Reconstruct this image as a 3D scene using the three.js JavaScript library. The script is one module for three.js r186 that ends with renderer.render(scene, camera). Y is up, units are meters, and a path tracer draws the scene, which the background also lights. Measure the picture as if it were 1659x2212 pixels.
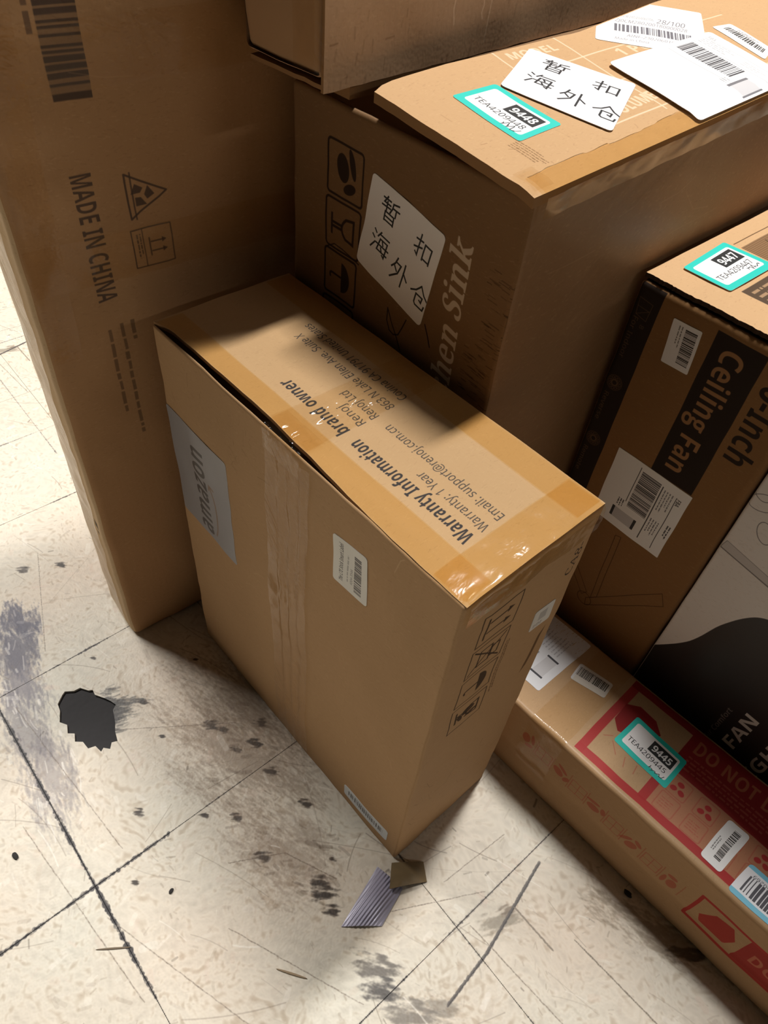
import * as THREE from 'three';
import { ImprovedNoise } from 'three/addons/math/ImprovedNoise.js';
import { mergeGeometries } from 'three/addons/utils/BufferGeometryUtils.js';
import { RectAreaLightUniformsLib } from 'three/addons/lights/RectAreaLightUniformsLib.js';

// ---------------------------------------------------------------- camera, light, exposure
const scene = new THREE.Scene();
scene.background = new THREE.Color(0x000000);
const camera = new THREE.PerspectiveCamera(70.12, 1659 / 2212, 0.02, 40);
camera.position.set(-0.2646, 0.9731, 0.5885);
camera.up.set(0.4513, 0.6698, -0.5896);
camera.lookAt(-0.2646 + 0.4916, 0.9731 - 0.7381, 0.5885 - 0.4622);
const renderer = new THREE.WebGLRenderer({ antialias: true });
renderer.toneMapping = THREE.LinearToneMapping;
renderer.toneMappingExposure = 1.05;
renderer.outputColorSpace = THREE.SRGBColorSpace;
renderer.shadowMap.enabled = true;
renderer.shadowMap.type = THREE.PCFSoftShadowMap;
RectAreaLightUniformsLib.init();
// strip lights under the ceiling: [x, y, z, length along x, width, radiance, note]
const LAMPS = [
  [0.95, 3.0, 0.20, 0.55, 0.14, 320, 'over the kitchen sink carton'],
  [-0.42, 3.0, -2.2, 1.2, 0.14, 240, 'behind the tall carton'],
  [1.1, 3.0, 4.3, 1.2, 0.14, 40, 'added unseen behind the viewer as fill'],  // added fill lamp, unseen, brightens the faces turned to the front
];
const ROOM = { x0: -5.2, x1: 4.2, z0: -5, z1: 5.2, h: 3.25 };

// ---------------------------------------------------------------- helpers
function rng(a) { return () => { a |= 0; a = a + 0x6D2B79F5 | 0; let t = Math.imul(a ^ a >>> 15, 1 | a); t = t + Math.imul(t ^ t >>> 7, 61 | t) ^ t; return ((t ^ t >>> 14) >>> 0) / 4294967296; }; }
const perlin = new ImprovedNoise();
const noise = (x, y, z) => perlin.noise(x, y, z);
const clamp = (v, a, b) => Math.min(b, Math.max(a, v));
const sstep = (a, b, v) => { const t = clamp((v - a) / (b - a), 0, 1); return t * t * (3 - 2 * t); };
const V = (x, y, z) => new THREE.Vector3(x, y, z);
const R = Math.PI / 180;
function shade(o) { o.traverse((m) => { if (m.isMesh) { m.castShadow = true; m.receiveShadow = true; } }); return o; }
const used = {};
function numbered(n) { const k = used[n] = (used[n] ?? -1) + 1; return k ? `${n}_${String(k).padStart(3, '0')}` : n; }
function tag(o, label, category, group) { o.userData.label = label; o.userData.category = category; if (group) o.userData.group = group; return o; }
function mesh(name, geo, mat, parent) { const m = new THREE.Mesh(geo, mat); m.name = name; (parent || scene).add(m); m.castShadow = m.receiveShadow = true; return m; }
function smoothNormals(geo) {   // vertices at one spot share their normal
  geo.computeVertexNormals();
  const p = geo.attributes.position, n = geo.attributes.normal, map = new Map();
  const key = (i) => `${Math.round(p.getX(i) * 2e4)},${Math.round(p.getY(i) * 2e4)},${Math.round(p.getZ(i) * 2e4)}`;
  for (let i = 0; i < p.count; i++) { const k = key(i); const v = map.get(k) || V(0, 0, 0); v.x += n.getX(i); v.y += n.getY(i); v.z += n.getZ(i); map.set(k, v); }
  for (let i = 0; i < p.count; i++) { const v = map.get(key(i)).clone().normalize(); n.setXYZ(i, v.x, v.y, v.z); }
  return geo;
}
// a sheet with thickness: top(u, v) gives points, nrm(u, v) the outward normal; group 0 is the face, group 1 its back and rim
function sheet(top, nrm, us, vs, th, uvf) {
  const nu = us.length, nv = vs.length, pos = [], uv = [], idx = [], back = [];
  const put = (p, u, v) => { pos.push(p.x, p.y, p.z); const t = uvf(u, v); uv.push(t[0], t[1]); return pos.length / 3 - 1; };
  const T = [], B = [];
  for (let j = 0; j < nv; j++) for (let i = 0; i < nu; i++) T.push(put(top(us[i], vs[j]), us[i], vs[j]));
  for (let j = 0; j < nv; j++) for (let i = 0; i < nu; i++) B.push(put(top(us[i], vs[j]).addScaledVector(nrm(us[i], vs[j]), -th), us[i], vs[j]));
  const a = V(...pos.slice(3 * T[0], 3 * T[0] + 3)), b = V(...pos.slice(3 * T[1], 3 * T[1] + 3)), c = V(...pos.slice(3 * T[nu], 3 * T[nu] + 3));
  const flip = b.sub(a).cross(c.sub(a)).dot(nrm(us[0], vs[0])) < 0;
  const tri = (L, x, y, z) => flip ? L.push(x, z, y) : L.push(x, y, z);
  for (let j = 0; j < nv - 1; j++) for (let i = 0; i < nu - 1; i++) {
    const k = j * nu + i;
    tri(idx, T[k], T[k + 1], T[k + nu]); tri(idx, T[k + 1], T[k + nu + 1], T[k + nu]);
    tri(back, B[k], B[k + nu], B[k + 1]); tri(back, B[k + 1], B[k + nu], B[k + nu + 1]);
  }
  const rim = [];
  for (let i = 0; i < nu - 1; i++) rim.push([i, i + 1]);
  for (let j = 0; j < nv - 1; j++) rim.push([j * nu + nu - 1, (j + 1) * nu + nu - 1]);
  for (let i = nu - 1; i > 0; i--) rim.push([(nv - 1) * nu + i, (nv - 1) * nu + i - 1]);
  for (let j = nv - 1; j > 0; j--) rim.push([j * nu, (j - 1) * nu]);
  for (const [p, q] of rim) {
    const n0 = pos.length / 3;
    for (const k of [T[p], T[q], B[p], B[q]]) { pos.push(...pos.slice(3 * k, 3 * k + 3)); uv.push(uv[2 * k], uv[2 * k + 1]); }
    tri(back, n0, n0 + 2, n0 + 1); tri(back, n0 + 1, n0 + 2, n0 + 3);
  }
  const g = new THREE.BufferGeometry();
  g.setAttribute('position', new THREE.Float32BufferAttribute(pos, 3)); g.setAttribute('uv', new THREE.Float32BufferAttribute(uv, 2));
  g.setIndex([...idx, ...back]); g.addGroup(0, idx.length, 0); g.addGroup(idx.length, back.length, 1);
  g.computeVertexNormals();
  return g;
}
const lin = (n, a = 0, b = 1) => Array.from({ length: n + 1 }, (_, i) => a + (b - a) * i / n);

// ---------------------------------------------------------------- textures
function tex(cv, srgb = true) { const t = new THREE.CanvasTexture(cv); if (srgb) t.colorSpace = THREE.SRGBColorSpace; t.wrapS = t.wrapT = THREE.RepeatWrapping; t.magFilter = THREE.LinearFilter; t.anisotropy = 8; return t; }
function canvas(w, h) { const c = document.createElement('canvas'); c.width = Math.round(w); c.height = Math.round(h); return c; }
function grey(n, f) { const d = new Uint8Array(n * n * 4); for (let j = 0; j < n; j++) for (let i = 0; i < n; i++) { const v = clamp(f(i / n, j / n), 0, 1) * 255; const k = 4 * (j * n + i); d[k] = d[k + 1] = d[k + 2] = v; d[k + 3] = 255; } const t = new THREE.DataTexture(d, n, n); t.wrapS = t.wrapT = THREE.RepeatWrapping; t.magFilter = THREE.LinearFilter; t.minFilter = THREE.LinearFilter; t.needsUpdate = true; return t; }
// paper fibre and flute relief, 0.2 m a repeat
const fluteN = 30;
const cardBump = grey(512, (x, y) => 0.5 + 0.07 * Math.sin(x * fluteN * 2 * Math.PI) + 0.5 * noise(x * 26, y * 9, 3) * Math.sin(Math.PI * y) + 0.3 * noise(x * 90, y * 60, 7));
cardBump.repeat.set(5, 5);
const wrinkle = grey(512, (x, y) => { const e = Math.sin(Math.PI * x) * Math.sin(Math.PI * y); return 0.5 + e * (0.5 - Math.abs(noise(x * 7, y * 16, 1))) + 0.5 * e * (0.4 - Math.abs(noise(x * 22 + 5, y * 40, 2))); });
wrinkle.repeat.set(9, 9);
const filmBump = grey(512, (x, y) => 0.5 + 0.7 * Math.sin(Math.PI * x) * Math.sin(Math.PI * y) * noise((x * 0.9 + y * 0.5) * 5, (y - x * 0.45) * 34, 9));
filmBump.repeat.set(3, 3);

const hex = (r, g, b) => `rgb(${r},${g},${b})`;
// a printed face: metres in, s to the right and t up
class Face {
  constructor(W, H, ppm, base, seed) {
    this.W = W; this.H = H; this.ppm = ppm; this.c = canvas(W * ppm, H * ppm); const x = this.x = this.c.getContext('2d');
    x.fillStyle = hex(...base); x.fillRect(0, 0, this.c.width, this.c.height);
    const r = rng(seed); const n = W * H * 60000;
    for (let i = 0; i < n; i++) {   // pulp fibres and flecks
      const l = (0.001 + 0.004 * r()) * ppm, a = (r() - 0.5) * 0.9, X = r() * this.c.width, Y = r() * this.c.height, up = r() < 0.5;
      x.strokeStyle = up ? `rgba(255,226,180,${0.03 + 0.07 * r()})` : `rgba(70,38,10,${0.03 + 0.07 * r()})`; x.lineWidth = 0.5 + r() * 1.2;
      x.beginPath(); x.moveTo(X, Y); x.lineTo(X + l * Math.cos(a), Y + l * Math.sin(a)); x.stroke();
    }
  }
  p(s, t) { return [(s + (this.ds || 0)) * this.ppm, (this.H - t) * this.ppm]; }
  poly(pts, fill, stroke, lw = 0.001, close = true) { const x = this.x; x.beginPath(); pts.forEach((q, i) => { const [X, Y] = this.p(...q); i ? x.lineTo(X, Y) : x.moveTo(X, Y); }); if (close) x.closePath(); if (fill) { x.fillStyle = fill; x.fill(); } if (stroke) { x.strokeStyle = stroke; x.lineWidth = lw * this.ppm; x.lineJoin = 'round'; x.lineCap = 'round'; x.stroke(); } return this; }
  line(pts, stroke, lw) { return this.poly(pts, null, stroke, lw, false); }
  rect(s0, t0, s1, t1, fill, stroke, lw) { return this.poly([[s0, t0], [s1, t0], [s1, t1], [s0, t1]], fill, stroke, lw); }
  // run fn in a frame at (s, t) turned by deg, with 1 unit = 1 m, y down
  at(s, t, deg, fn) { const x = this.x; x.save(); x.translate(...this.p(s, t)); x.rotate(-deg * R); x.scale(this.ppm, this.ppm); fn(x); x.restore(); return this; }
  text(str, s, t, deg, size, len, color, font = 'sans-serif', right = false) { return this.at(s, t, deg, (x) => write(x, str, 0, 0, size, len, color, font, right)); }
  scuffs(n, seed, color, len = 0.02, region) { const r = rng(seed), x = this.x; for (let i = 0; i < n; i++) { const s = region ? region[0] + r() * (region[2] - region[0]) : r() * this.W, t = region ? region[1] + r() * (region[3] - region[1]) : r() * this.H, a = r() * 6.3, l = len * (0.2 + r()); this.line([[s, t], [s + l * Math.cos(a) * 0.5, t + l * 0.2 * Math.sin(a)], [s + l * Math.cos(a), t + l * Math.sin(a)]], color.replace('A', (0.08 + 0.25 * r()).toFixed(3)), 0.0003 + 0.0006 * r()); } return this; }
  texture() { const t = tex(this.c); t.repeat.set(1 / this.W, 1 / this.H); return t; }
}
// letters: size is the cap height, len the length the line is fitted to
function write(x, str, X, Y, size, len, color, font = 'sans-serif', right = false) {
  x.save(); x.translate(X, Y); x.fillStyle = color; x.font = `${font.includes('italic') ? 'italic ' : ''}${font.includes('bold') ? 'bold ' : ''}100px ${font.replace('bold', '').replace('italic', '').trim()}`;
  const m = x.measureText(str).width, k = size / 72; x.scale(len ? len / m : k, k); x.textBaseline = 'alphabetic'; x.textAlign = right ? 'right' : 'left'; x.fillText(str, 0, 0); x.restore();
}
function bars(x, X, Y, W, H, seed, color = '#2a2826', across = true, unit = 0.012) {   // a bar code: bars side by side along X (or along Y)
  const r = rng(seed); x.fillStyle = color; const L = across ? W : H; let q = 0;
  while (q < L) { const w = Math.min(L - q, L * unit * (1 + Math.floor(r() * 3))), g = L * unit * (1 + Math.floor(r() * 2.4)) * 0.8; across ? x.fillRect(X + q, Y, w, H) : x.fillRect(X, Y + q, W, w); q += w + g; }
}
function rows(x, X, Y, W, n, pitch, h, seed, color) {   // lines of print too small to read
  const r = rng(seed); x.fillStyle = color;
  for (let j = 0; j < n; j++) { let q = 0; const L = W * (0.6 + 0.4 * r()); while (q < L) { const w = h * (0.8 + 3 * r()); x.fillRect(X + q, Y + j * pitch, Math.min(w, L - q), h * (0.7 + 0.3 * r())); q += w + h * 0.6; } }
}
const GLYPH = {   // brush strokes of the written characters, 100 units a side
  zan: [[[8, 13], [46, 11]], [[28, 2], [14, 28], [48, 27]], [[30, 20], [30, 56]], [[5, 44], [49, 39]], [[90, 4], [62, 12]], [[62, 12], [60, 32], [51, 54]], [[61, 28], [97, 27]], [[81, 28], [81, 56]], [[26, 61], [75, 61], [75, 98]], [[26, 61], [26, 98]], [[26, 79], [75, 79]], [[26, 96], [75, 96]]],
  kou: [[[7, 30], [42, 24]], [[26, 4], [26, 88], [14, 80]], [[4, 64], [44, 48]], [[56, 26], [56, 88]], [[56, 26], [92, 26], [92, 88]], [[56, 82], [92, 82]]],
  hai: [[[9, 8], [20, 18]], [[3, 36], [15, 44]], [[5, 92], [22, 60]], [[46, 3], [32, 27]], [[41, 14], [94, 14]], [[47, 32], [39, 82], [96, 82]], [[47, 32], [88, 32], [84, 97], [74, 91]], [[28, 58], [99, 58]], [[61, 38], [67, 50]], [[59, 66], [65, 77]]],
  wai: [[[28, 3], [21, 30], [6, 52]], [[25, 22], [51, 22], [43, 60], [9, 97]], [[20, 40], [35, 55]], [[71, 2], [71, 99]], [[71, 38], [95, 58]]],
  cang: [[[50, 2], [28, 32], [3, 49]], [[50, 2], [72, 30], [97, 47]], [[32, 46], [68, 46], [66, 68], [56, 63]], [[32, 46], [32, 84], [40, 92], [82, 92], [85, 75]]],
};
function glyph(x, g, cx, cy, size, lw = 7, skew = 0) {
  x.save(); x.translate(cx - size / 2, cy - size / 2); x.scale(size / 100, size / 100); x.transform(1, 0, skew, 1, 0, 0); x.strokeStyle = '#141318'; x.lineWidth = lw; x.lineCap = 'square'; x.lineJoin = 'miter';
  for (const st of GLYPH[g]) { x.beginPath(); st.forEach((q, i) => i ? x.lineTo(...q) : x.moveTo(...q)); x.stroke(); } x.restore();
}
// ---------------------------------------------------------------- materials
const std = (o) => new THREE.MeshStandardMaterial(o);
const phys = (o) => new THREE.MeshPhysicalMaterial(o);
const card = (face, extra = {}) => phys({ map: face.texture ? face.texture() : null, bumpMap: cardBump, bumpScale: 0.00012, roughness: 0.82, specularIntensity: 0.5, ...extra });
const plainCard = (r, g, b) => std({ color: hex(r, g, b), bumpMap: cardBump, bumpScale: 0.00012, roughness: 0.85 });
const edgeCard = std({ color: hex(150, 112, 72), roughness: 0.95 });
const darkEdge = std({ color: hex(58, 38, 20), roughness: 0.95 });
const paper = (cv) => std({ map: tex(cv), roughness: 0.6 });
const paperRim = std({ color: 0xd8d5d0, roughness: 0.8 });
const tapeMat = phys({ color: new THREE.Color(0.985, 0.91, 0.74), transmission: 1, thickness: 0, roughness: 0.16, ior: 1.46, bumpMap: wrinkle, bumpScale: 0.0004 });
const clearTape = phys({ color: new THREE.Color(0.97, 0.94, 0.88), transmission: 1, thickness: 0, roughness: 0.10, ior: 1.4, specularIntensity: 0.55, bumpMap: wrinkle, bumpScale: 0.0006 });

// ---------------------------------------------------------------- the room
function struct(o) { o.userData.kind = 'structure'; return o; }
const vinyl = std({ color: hex(206, 197, 180), roughness: 0.6 });
const wallMat = std({ color: hex(84, 82, 79), roughness: 0.9 });
{
  const { x0, x1, z0, z1, h } = ROOM, cx = (x0 + x1) / 2, cz = (z0 + z1) / 2, w = x1 - x0, d = z1 - z0;
  const box = (name, sx, sy, sz, x, y, z) => { const m = mesh(name, new THREE.BoxGeometry(sx, sy, sz), wallMat); m.position.set(x, y, z); return struct(m); };
  box('wall_left', 0.15, h, d, x0 - 0.075, h / 2, cz); box('wall_right', 0.15, h, d, x1 + 0.075, h / 2, cz);
  box('wall_back', w + 0.3, h, 0.15, cx, h / 2, z0 - 0.075); box('wall_front', w + 0.3, h, 0.15, cx, h / 2, z1 + 0.075);
  box('ceiling', w + 0.3, 0.15, d + 0.3, cx, h + 0.075, cz);
}
const TH = -0.023, TILE = 0.308, dA = [Math.cos(TH), -Math.sin(TH)], dB = [Math.sin(TH), Math.cos(TH)], A0 = -0.2898, B0 = 0.2268;
const tw = (a, b) => [dA[0] * a + dB[0] * b, dA[1] * a + dB[1] * b];     // tile grid to x, z
const FX0 = -0.62, FZ0 = -0.5, FW = 1.04, FH = 1.42, FP = 1400;
const floorMat = (() => {
  const c = canvas(FW * FP, FH * FP), x = c.getContext('2d'), r = rng(11), P = (X, Z) => [(X - FX0) * FP, (Z - FZ0) * FP];
  x.lineCap = 'round';
  // marbled vinyl and the stains on it, pixel by pixel: [x, z, size, stretch, angle, strength, r, g, b]
  const STAINS = [...[[-0.133, 0.040, 0.010], [-0.138, 0.103, 0.006], [-0.039, 0.027, 0.005], [-0.153, -0.067, 0.005], [-0.078, 0.131, 0.012], [-0.069, 0.147, 0.010], [-0.071, 0.184, 0.009], [-0.046, 0.192, 0.012], [-0.052, 0.238, 0.012], [-0.043, 0.302, 0.010], [-0.122, 0.259, 0.009], [-0.125, 0.320, 0.012], [-0.258, 0.245, 0.006], [-0.213, 0.175, 0.009], [-0.152, 0.23, 0.007], [-0.088, 0.389, 0.014], [-0.092, 0.403, 0.016], [-0.097, 0.423, 0.012], [-0.023, 0.171, 0.011], [-0.060, 0.378, 0.006], [-0.009, -0.40, 0.010], [-0.162, -0.282, 0.012], [-0.113, -0.256, 0.010]].map(([a, b, q]) => [a, b, q * 0.62, 1.6, 0.75, 0.9, 50, 42, 36]),
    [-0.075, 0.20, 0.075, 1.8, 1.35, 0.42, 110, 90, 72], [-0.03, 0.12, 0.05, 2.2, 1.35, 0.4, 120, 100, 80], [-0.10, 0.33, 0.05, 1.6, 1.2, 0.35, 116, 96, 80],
    [-0.094, 0.504, 0.014, 2.0, 0.9, 0.75, 80, 74, 68], [-0.105, 0.525, 0.014, 1.7, 0.9, 0.85, 62, 58, 56], [-0.094, 0.563, 0.016, 2.0, 0.9, 0.6, 88, 82, 76], [-0.067, 0.58, 0.014, 2, 0.8, 0.5, 110, 102, 92], [0.051, 0.565, 0.012, 2.4, 0.4, 0.5, 110, 100, 84], [0.067, 0.562, 0.007, 1.6, 0.4, 0.6, 96, 78, 62], [0.196, 0.736, 0.010, 3, 0.8, 0.8, 60, 48, 38], [0.186, 0.70, 0.03, 3, 1.3, 0.5, 110, 92, 70], [-0.166, 0.028, 0.026, 1.3, 0.5, 0.8, 66, 64, 62],
    [-0.210, -0.185, 0.032, 1.5, 1.75, 0.85, 84, 82, 98], [-0.230, -0.150, 0.032, 1.6, 1.75, 0.75, 84, 82, 98], [-0.252, -0.10, 0.034, 1.9, 1.75, 0.6, 104, 100, 112], [-0.268, -0.03, 0.036, 2.2, 1.75, 0.5, 112, 108, 116], [-0.278, 0.06, 0.036, 2.4, 1.7, 0.5, 118, 112, 116]];
  { const im = x.getImageData(0, 0, c.width, c.height), d = im.data, W = c.width, H = c.height;
    for (let j = 0; j < H; j++) for (let i = 0; i < W; i++) {
      const X = FX0 + i / FP, Z = FZ0 + j / FP, wx = X + 0.02 * noise(X * 16, Z * 16, 1), wz = Z + 0.02 * noise(X * 16, Z * 16, 9);
      const a = noise(wx * 11, wz * 11, 2), b = noise((wx + wz) * 34, (wz - wx) * 70, 4), e = noise(wx * 170, wz * 130, 6), f = noise(wx * 7, wz * 7, 12);
      const dirt = sstep(0.0, 0.75, b * 0.5 + e * 0.7 + a * 0.4), v = 9 * a + 14 * b + 12 * e, k = 4 * (j * W + i);
      d[k] = 219 + v - 40 * dirt + 5 * f; d[k + 1] = 209 + v - 45 * dirt - 3 * f; d[k + 2] = 192 + v * 0.95 - 48 * dirt - 6 * f; d[k + 3] = 255;
    }
    for (const [sx, sz, q0, ax, ang, st, R0, G0, B0] of STAINS) { const q = q0 * 0.85;
      const m = q * ax * 2.2, i0 = Math.max(0, Math.floor((sx - m - FX0) * FP)), i1 = Math.min(W - 1, Math.ceil((sx + m - FX0) * FP)), j0 = Math.max(0, Math.floor((sz - m - FZ0) * FP)), j1 = Math.min(H - 1, Math.ceil((sz + m - FZ0) * FP)), ca = Math.cos(ang), sa = Math.sin(ang);
      for (let j = j0; j <= j1; j++) for (let i = i0; i <= i1; i++) {
        const X = FX0 + i / FP, Z = FZ0 + j / FP, u = (X - sx) * ca + (Z - sz) * sa, w = -(X - sx) * sa + (Z - sz) * ca, g = Math.hypot(u / ax, w) / q;
        const t = st * sstep(1.25, 0.35, g + 0.75 * noise(u * 0.5 / q, w * 1.6 / q, sx * 90) + 0.6 * noise(u * 90, w * 260, 3) + 0.25 * noise(u * 300, w * 500, 5)); if (t <= 0) continue;
        const k = 4 * (j * W + i); d[k] += (R0 - d[k]) * t; d[k + 1] += (G0 - d[k + 1]) * t; d[k + 2] += (B0 - d[k + 2]) * t;
      } }
    x.putImageData(im, 0, 0); }
  const dash = (X, Z, a, l, w, col) => { const [p, q] = P(X, Z); x.strokeStyle = col; x.lineWidth = w; x.beginPath(); x.moveTo(p, q); const b = a + (r() - 0.5) * 0.8; x.quadraticCurveTo(p + l * FP * 0.5 * Math.cos(a), q + l * FP * 0.5 * Math.sin(a), p + l * FP * 0.5 * (Math.cos(a) + Math.cos(b)), q + l * FP * 0.5 * (Math.sin(a) + Math.sin(b))); x.stroke(); };
  const pt = () => [FX0 + r() * FW, FZ0 + r() * FH];
  for (let i = 0; i < 1200; i++) { const [X, Z] = pt(); const t = r(); const n = noise(X * 9, Z * 9, 2); dash(X, Z, n * 5 + r(), 0.004 + 0.016 * r(), 3 + 9 * r(), t < 0.42 ? `rgba(246,241,230,${0.12 + 0.2 * r()})` : t < 0.75 ? `rgba(196,180,160,${0.1 + 0.16 * r()})` : `rgba(214,190,172,${0.1 + 0.16 * r()})`); }
  for (let i = 0; i < 900; i++) { const [X, Z] = pt(); const n = noise(X * 7 + 3, Z * 7, 5); if (n < -0.1 && r() < 0.7) continue; dash(X, Z, noise(X * 5, Z * 5, 8) * 6 + r() * 0.8, 0.003 + 0.014 * r(), 1.5 + 5.5 * r(), `rgba(128,112,94,${0.05 + 0.13 * r()})`); }
  for (let i = 0; i < 150; i++) { const [X, Z] = pt(); dash(X, Z, r() * 6.3, 0.003 + 0.008 * r(), 1 + 3 * r(), `rgba(62,52,42,${0.1 + 0.3 * r()})`); }
  for (let i = 0; i < 9000; i++) { const [X, Z] = pt(); const n = noise(X * 14, Z * 14, 6) + 0.6 * noise(X * 45, Z * 45, 3); if (n < r() * 0.55 - 0.12) continue; dash(X, Z, noise(X * 4, Z * 4, 8) * 5 + 0.9 + (r() - 0.5) * 1.4, 0.0015 + 0.006 * r(), 0.7 + 2.2 * r(), r() < 0.3 ? `rgba(248,243,232,${0.1 + 0.25 * r()})` : `rgba(132,114,94,${0.08 + 0.24 * r()})`); }
  for (let i = 0; i < 230; i++) { const [X, Z] = pt(); const a = r() < 0.6 ? 0.6 + r() * 0.9 : r() * 6.3; dash(X, Z, a, 0.02 + 0.1 * r(), 0.6 + 1.2 * r(), `rgba(92,78,64,${0.12 + 0.3 * r()})`); }
  for (let i = 0; i < 60; i++) { const [X, Z] = pt(); dash(X, Z, 0.7 + r(), 0.01 + 0.05 * r(), 1 + 1.6 * r(), 'rgba(244,239,228,0.5)'); }
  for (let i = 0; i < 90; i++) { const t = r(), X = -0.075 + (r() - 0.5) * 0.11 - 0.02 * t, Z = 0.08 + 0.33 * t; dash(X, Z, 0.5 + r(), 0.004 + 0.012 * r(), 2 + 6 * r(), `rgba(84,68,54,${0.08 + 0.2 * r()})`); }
  // blue-black rubber drag marks
  for (let i = 0; i < 130; i++) { const t = r(); dash(-0.225 - 0.055 * t + (r() - 0.5) * 0.06, -0.22 + 0.34 * t, 1.75 + (r() - 0.5) * 0.5, 0.006 + 0.03 * r() * r(), 1 + 4 * r(), r() < 0.7 ? `rgba(72,68,80,${(0.06 + 0.3 * r()) * (1.1 - 0.6 * t)})` : `rgba(236,230,222,${0.3 + 0.3 * r()})`); }
  for (let i = 0; i < 90; i++) { const t = r(); dash(-0.172 + 0.016 * r() - 0.02 * t, -0.01 + 0.07 * t, 0.2 + r() * 0.5, 0.004 + 0.012 * r(), 1 + 4 * r(), `rgba(52,50,50,${0.1 + 0.35 * r()})`); }
  // scratches and gouges
  const gouge = (pts, w, col) => { for (let k = 0; k < pts.length - 1; k++) { const [a, b] = [pts[k], pts[k + 1]], n = 40; for (let i = 0; i < n; i++) { const t0 = i / n, t1 = (i + 1.3) / n; const j = () => (r() - 0.5) * 0.0009; const p = P(a[0] + (b[0] - a[0]) * t0 + j(), a[1] + (b[1] - a[1]) * t0 + j()), q = P(a[0] + (b[0] - a[0]) * t1 + j(), a[1] + (b[1] - a[1]) * t1 + j()); x.strokeStyle = col; x.lineWidth = w * FP * (0.6 + 0.7 * r()); x.beginPath(); x.moveTo(...p); x.lineTo(...q); x.stroke(); } } };
  gouge([[0.140, 0.553], [0.075, 0.566], [0.013, 0.578], [-0.058, 0.584]], 0.0032, 'rgba(92,84,80,0.7)'); gouge([[0.140, 0.5538], [0.075, 0.5668], [0.013, 0.5788], [-0.058, 0.5848]], 0.0009, 'rgba(50,44,42,0.8)');
  gouge([[0.076, 0.567], [0.076, 0.628]], 0.0018, 'rgba(140,126,110,0.8)'); gouge([[0.105, 0.638], [0.110, 0.753]], 0.0013, 'rgba(112,100,84,0.7)'); gouge([[0.02, 0.545], [0.03, 0.72]], 0.001, 'rgba(120,106,92,0.6)'); gouge([[-0.16, 0.30], [-0.10, 0.335], [-0.07, 0.40]], 0.0009, 'rgba(100,84,68,0.5)');
  for (const [a, b] of [[[-0.3, 0.26], [-0.22, 0.5]], [[-0.2, 0.36], [-0.13, 0.52]], [[-0.33, 0.1], [-0.31, 0.36]], [[-0.27, -0.06], [-0.25, 0.2]], [[-0.19, 0.05], [-0.05, 0.15]], [[-0.08, 0.45], [0.06, 0.53]], [[0.03, 0.49], [0.13, 0.50]], [[-0.13, -0.3], [-0.2, -0.12]]]) gouge([a, b], 0.0007, 'rgba(96,82,70,0.55)');
  // dirt packed along the joints
  const joint = (a0, b0, a1, b1, heavy) => { const L = Math.hypot(a1 - a0, b1 - b0), n = Math.round(L / 0.0022); for (let i = 0; i < n; i++) { const t = i / n, n0 = noise(t * L * 24, a0 * 9, b0 * 9 + 4), w = Math.max(0.0002, heavy * (0.0012 + 0.0022 * n0)) * (0.5 + r()); const p = tw(a0 + (a1 - a0) * t + (r() - 0.5) * w * 0.5, b0 + (b1 - b0) * t + (r() - 0.5) * w * 0.5); const [X, Y] = P(...p); x.fillStyle = `rgba(38,34,36,${0.25 + 0.6 * r() * Math.min(1, heavy)})`; x.beginPath(); x.ellipse(X, Y, w * FP * 0.8 + 0.6, w * FP * 0.6 + 0.6, r() * 3, 0, 7); x.fill(); } };
  for (let m = -2; m < 4; m++) joint(A0 + m * TILE, -0.6, A0 + m * TILE, 1.1, m === 0 ? 1.25 : 0.5);
  for (let k = -3; k < 4; k++) joint(-0.8, B0 + k * TILE, 0.7, B0 + k * TILE, k === 0 ? 0.55 : k === -1 ? 0.9 : 0.6);
  joint(A0 - 0.16, B0, A0 + 0.10, B0, 1.7); joint(A0, -0.08, A0, B0 + 0.05, 1.5); joint(-0.16, B0 + TILE, -0.06, B0 + TILE, 1.4);
  const t = tex(c); t.repeat.set(1, 1);
  const b = grey(512, (u, v) => 0.5 + 0.35 * noise(u * 40, v * 40, 1) * Math.sin(Math.PI * u) + 0.3 * noise(u * 130, v * 130, 4)); b.repeat.set(3, 4);
  return std({ map: t, bumpMap: b, bumpScale: 0.0005, roughness: 0.55 });
})();
function floorUV(geo, ox, oz) { const p = geo.attributes.position, uv = []; for (let i = 0; i < p.count; i++) { const q = tw(p.getX(i), p.getZ(i)); uv.push((q[0] + ox - FX0) / FW, 1 - (q[1] + oz - FZ0) / FH); } geo.setAttribute('uv', new THREE.Float32BufferAttribute(uv, 2)); return geo; }
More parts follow.
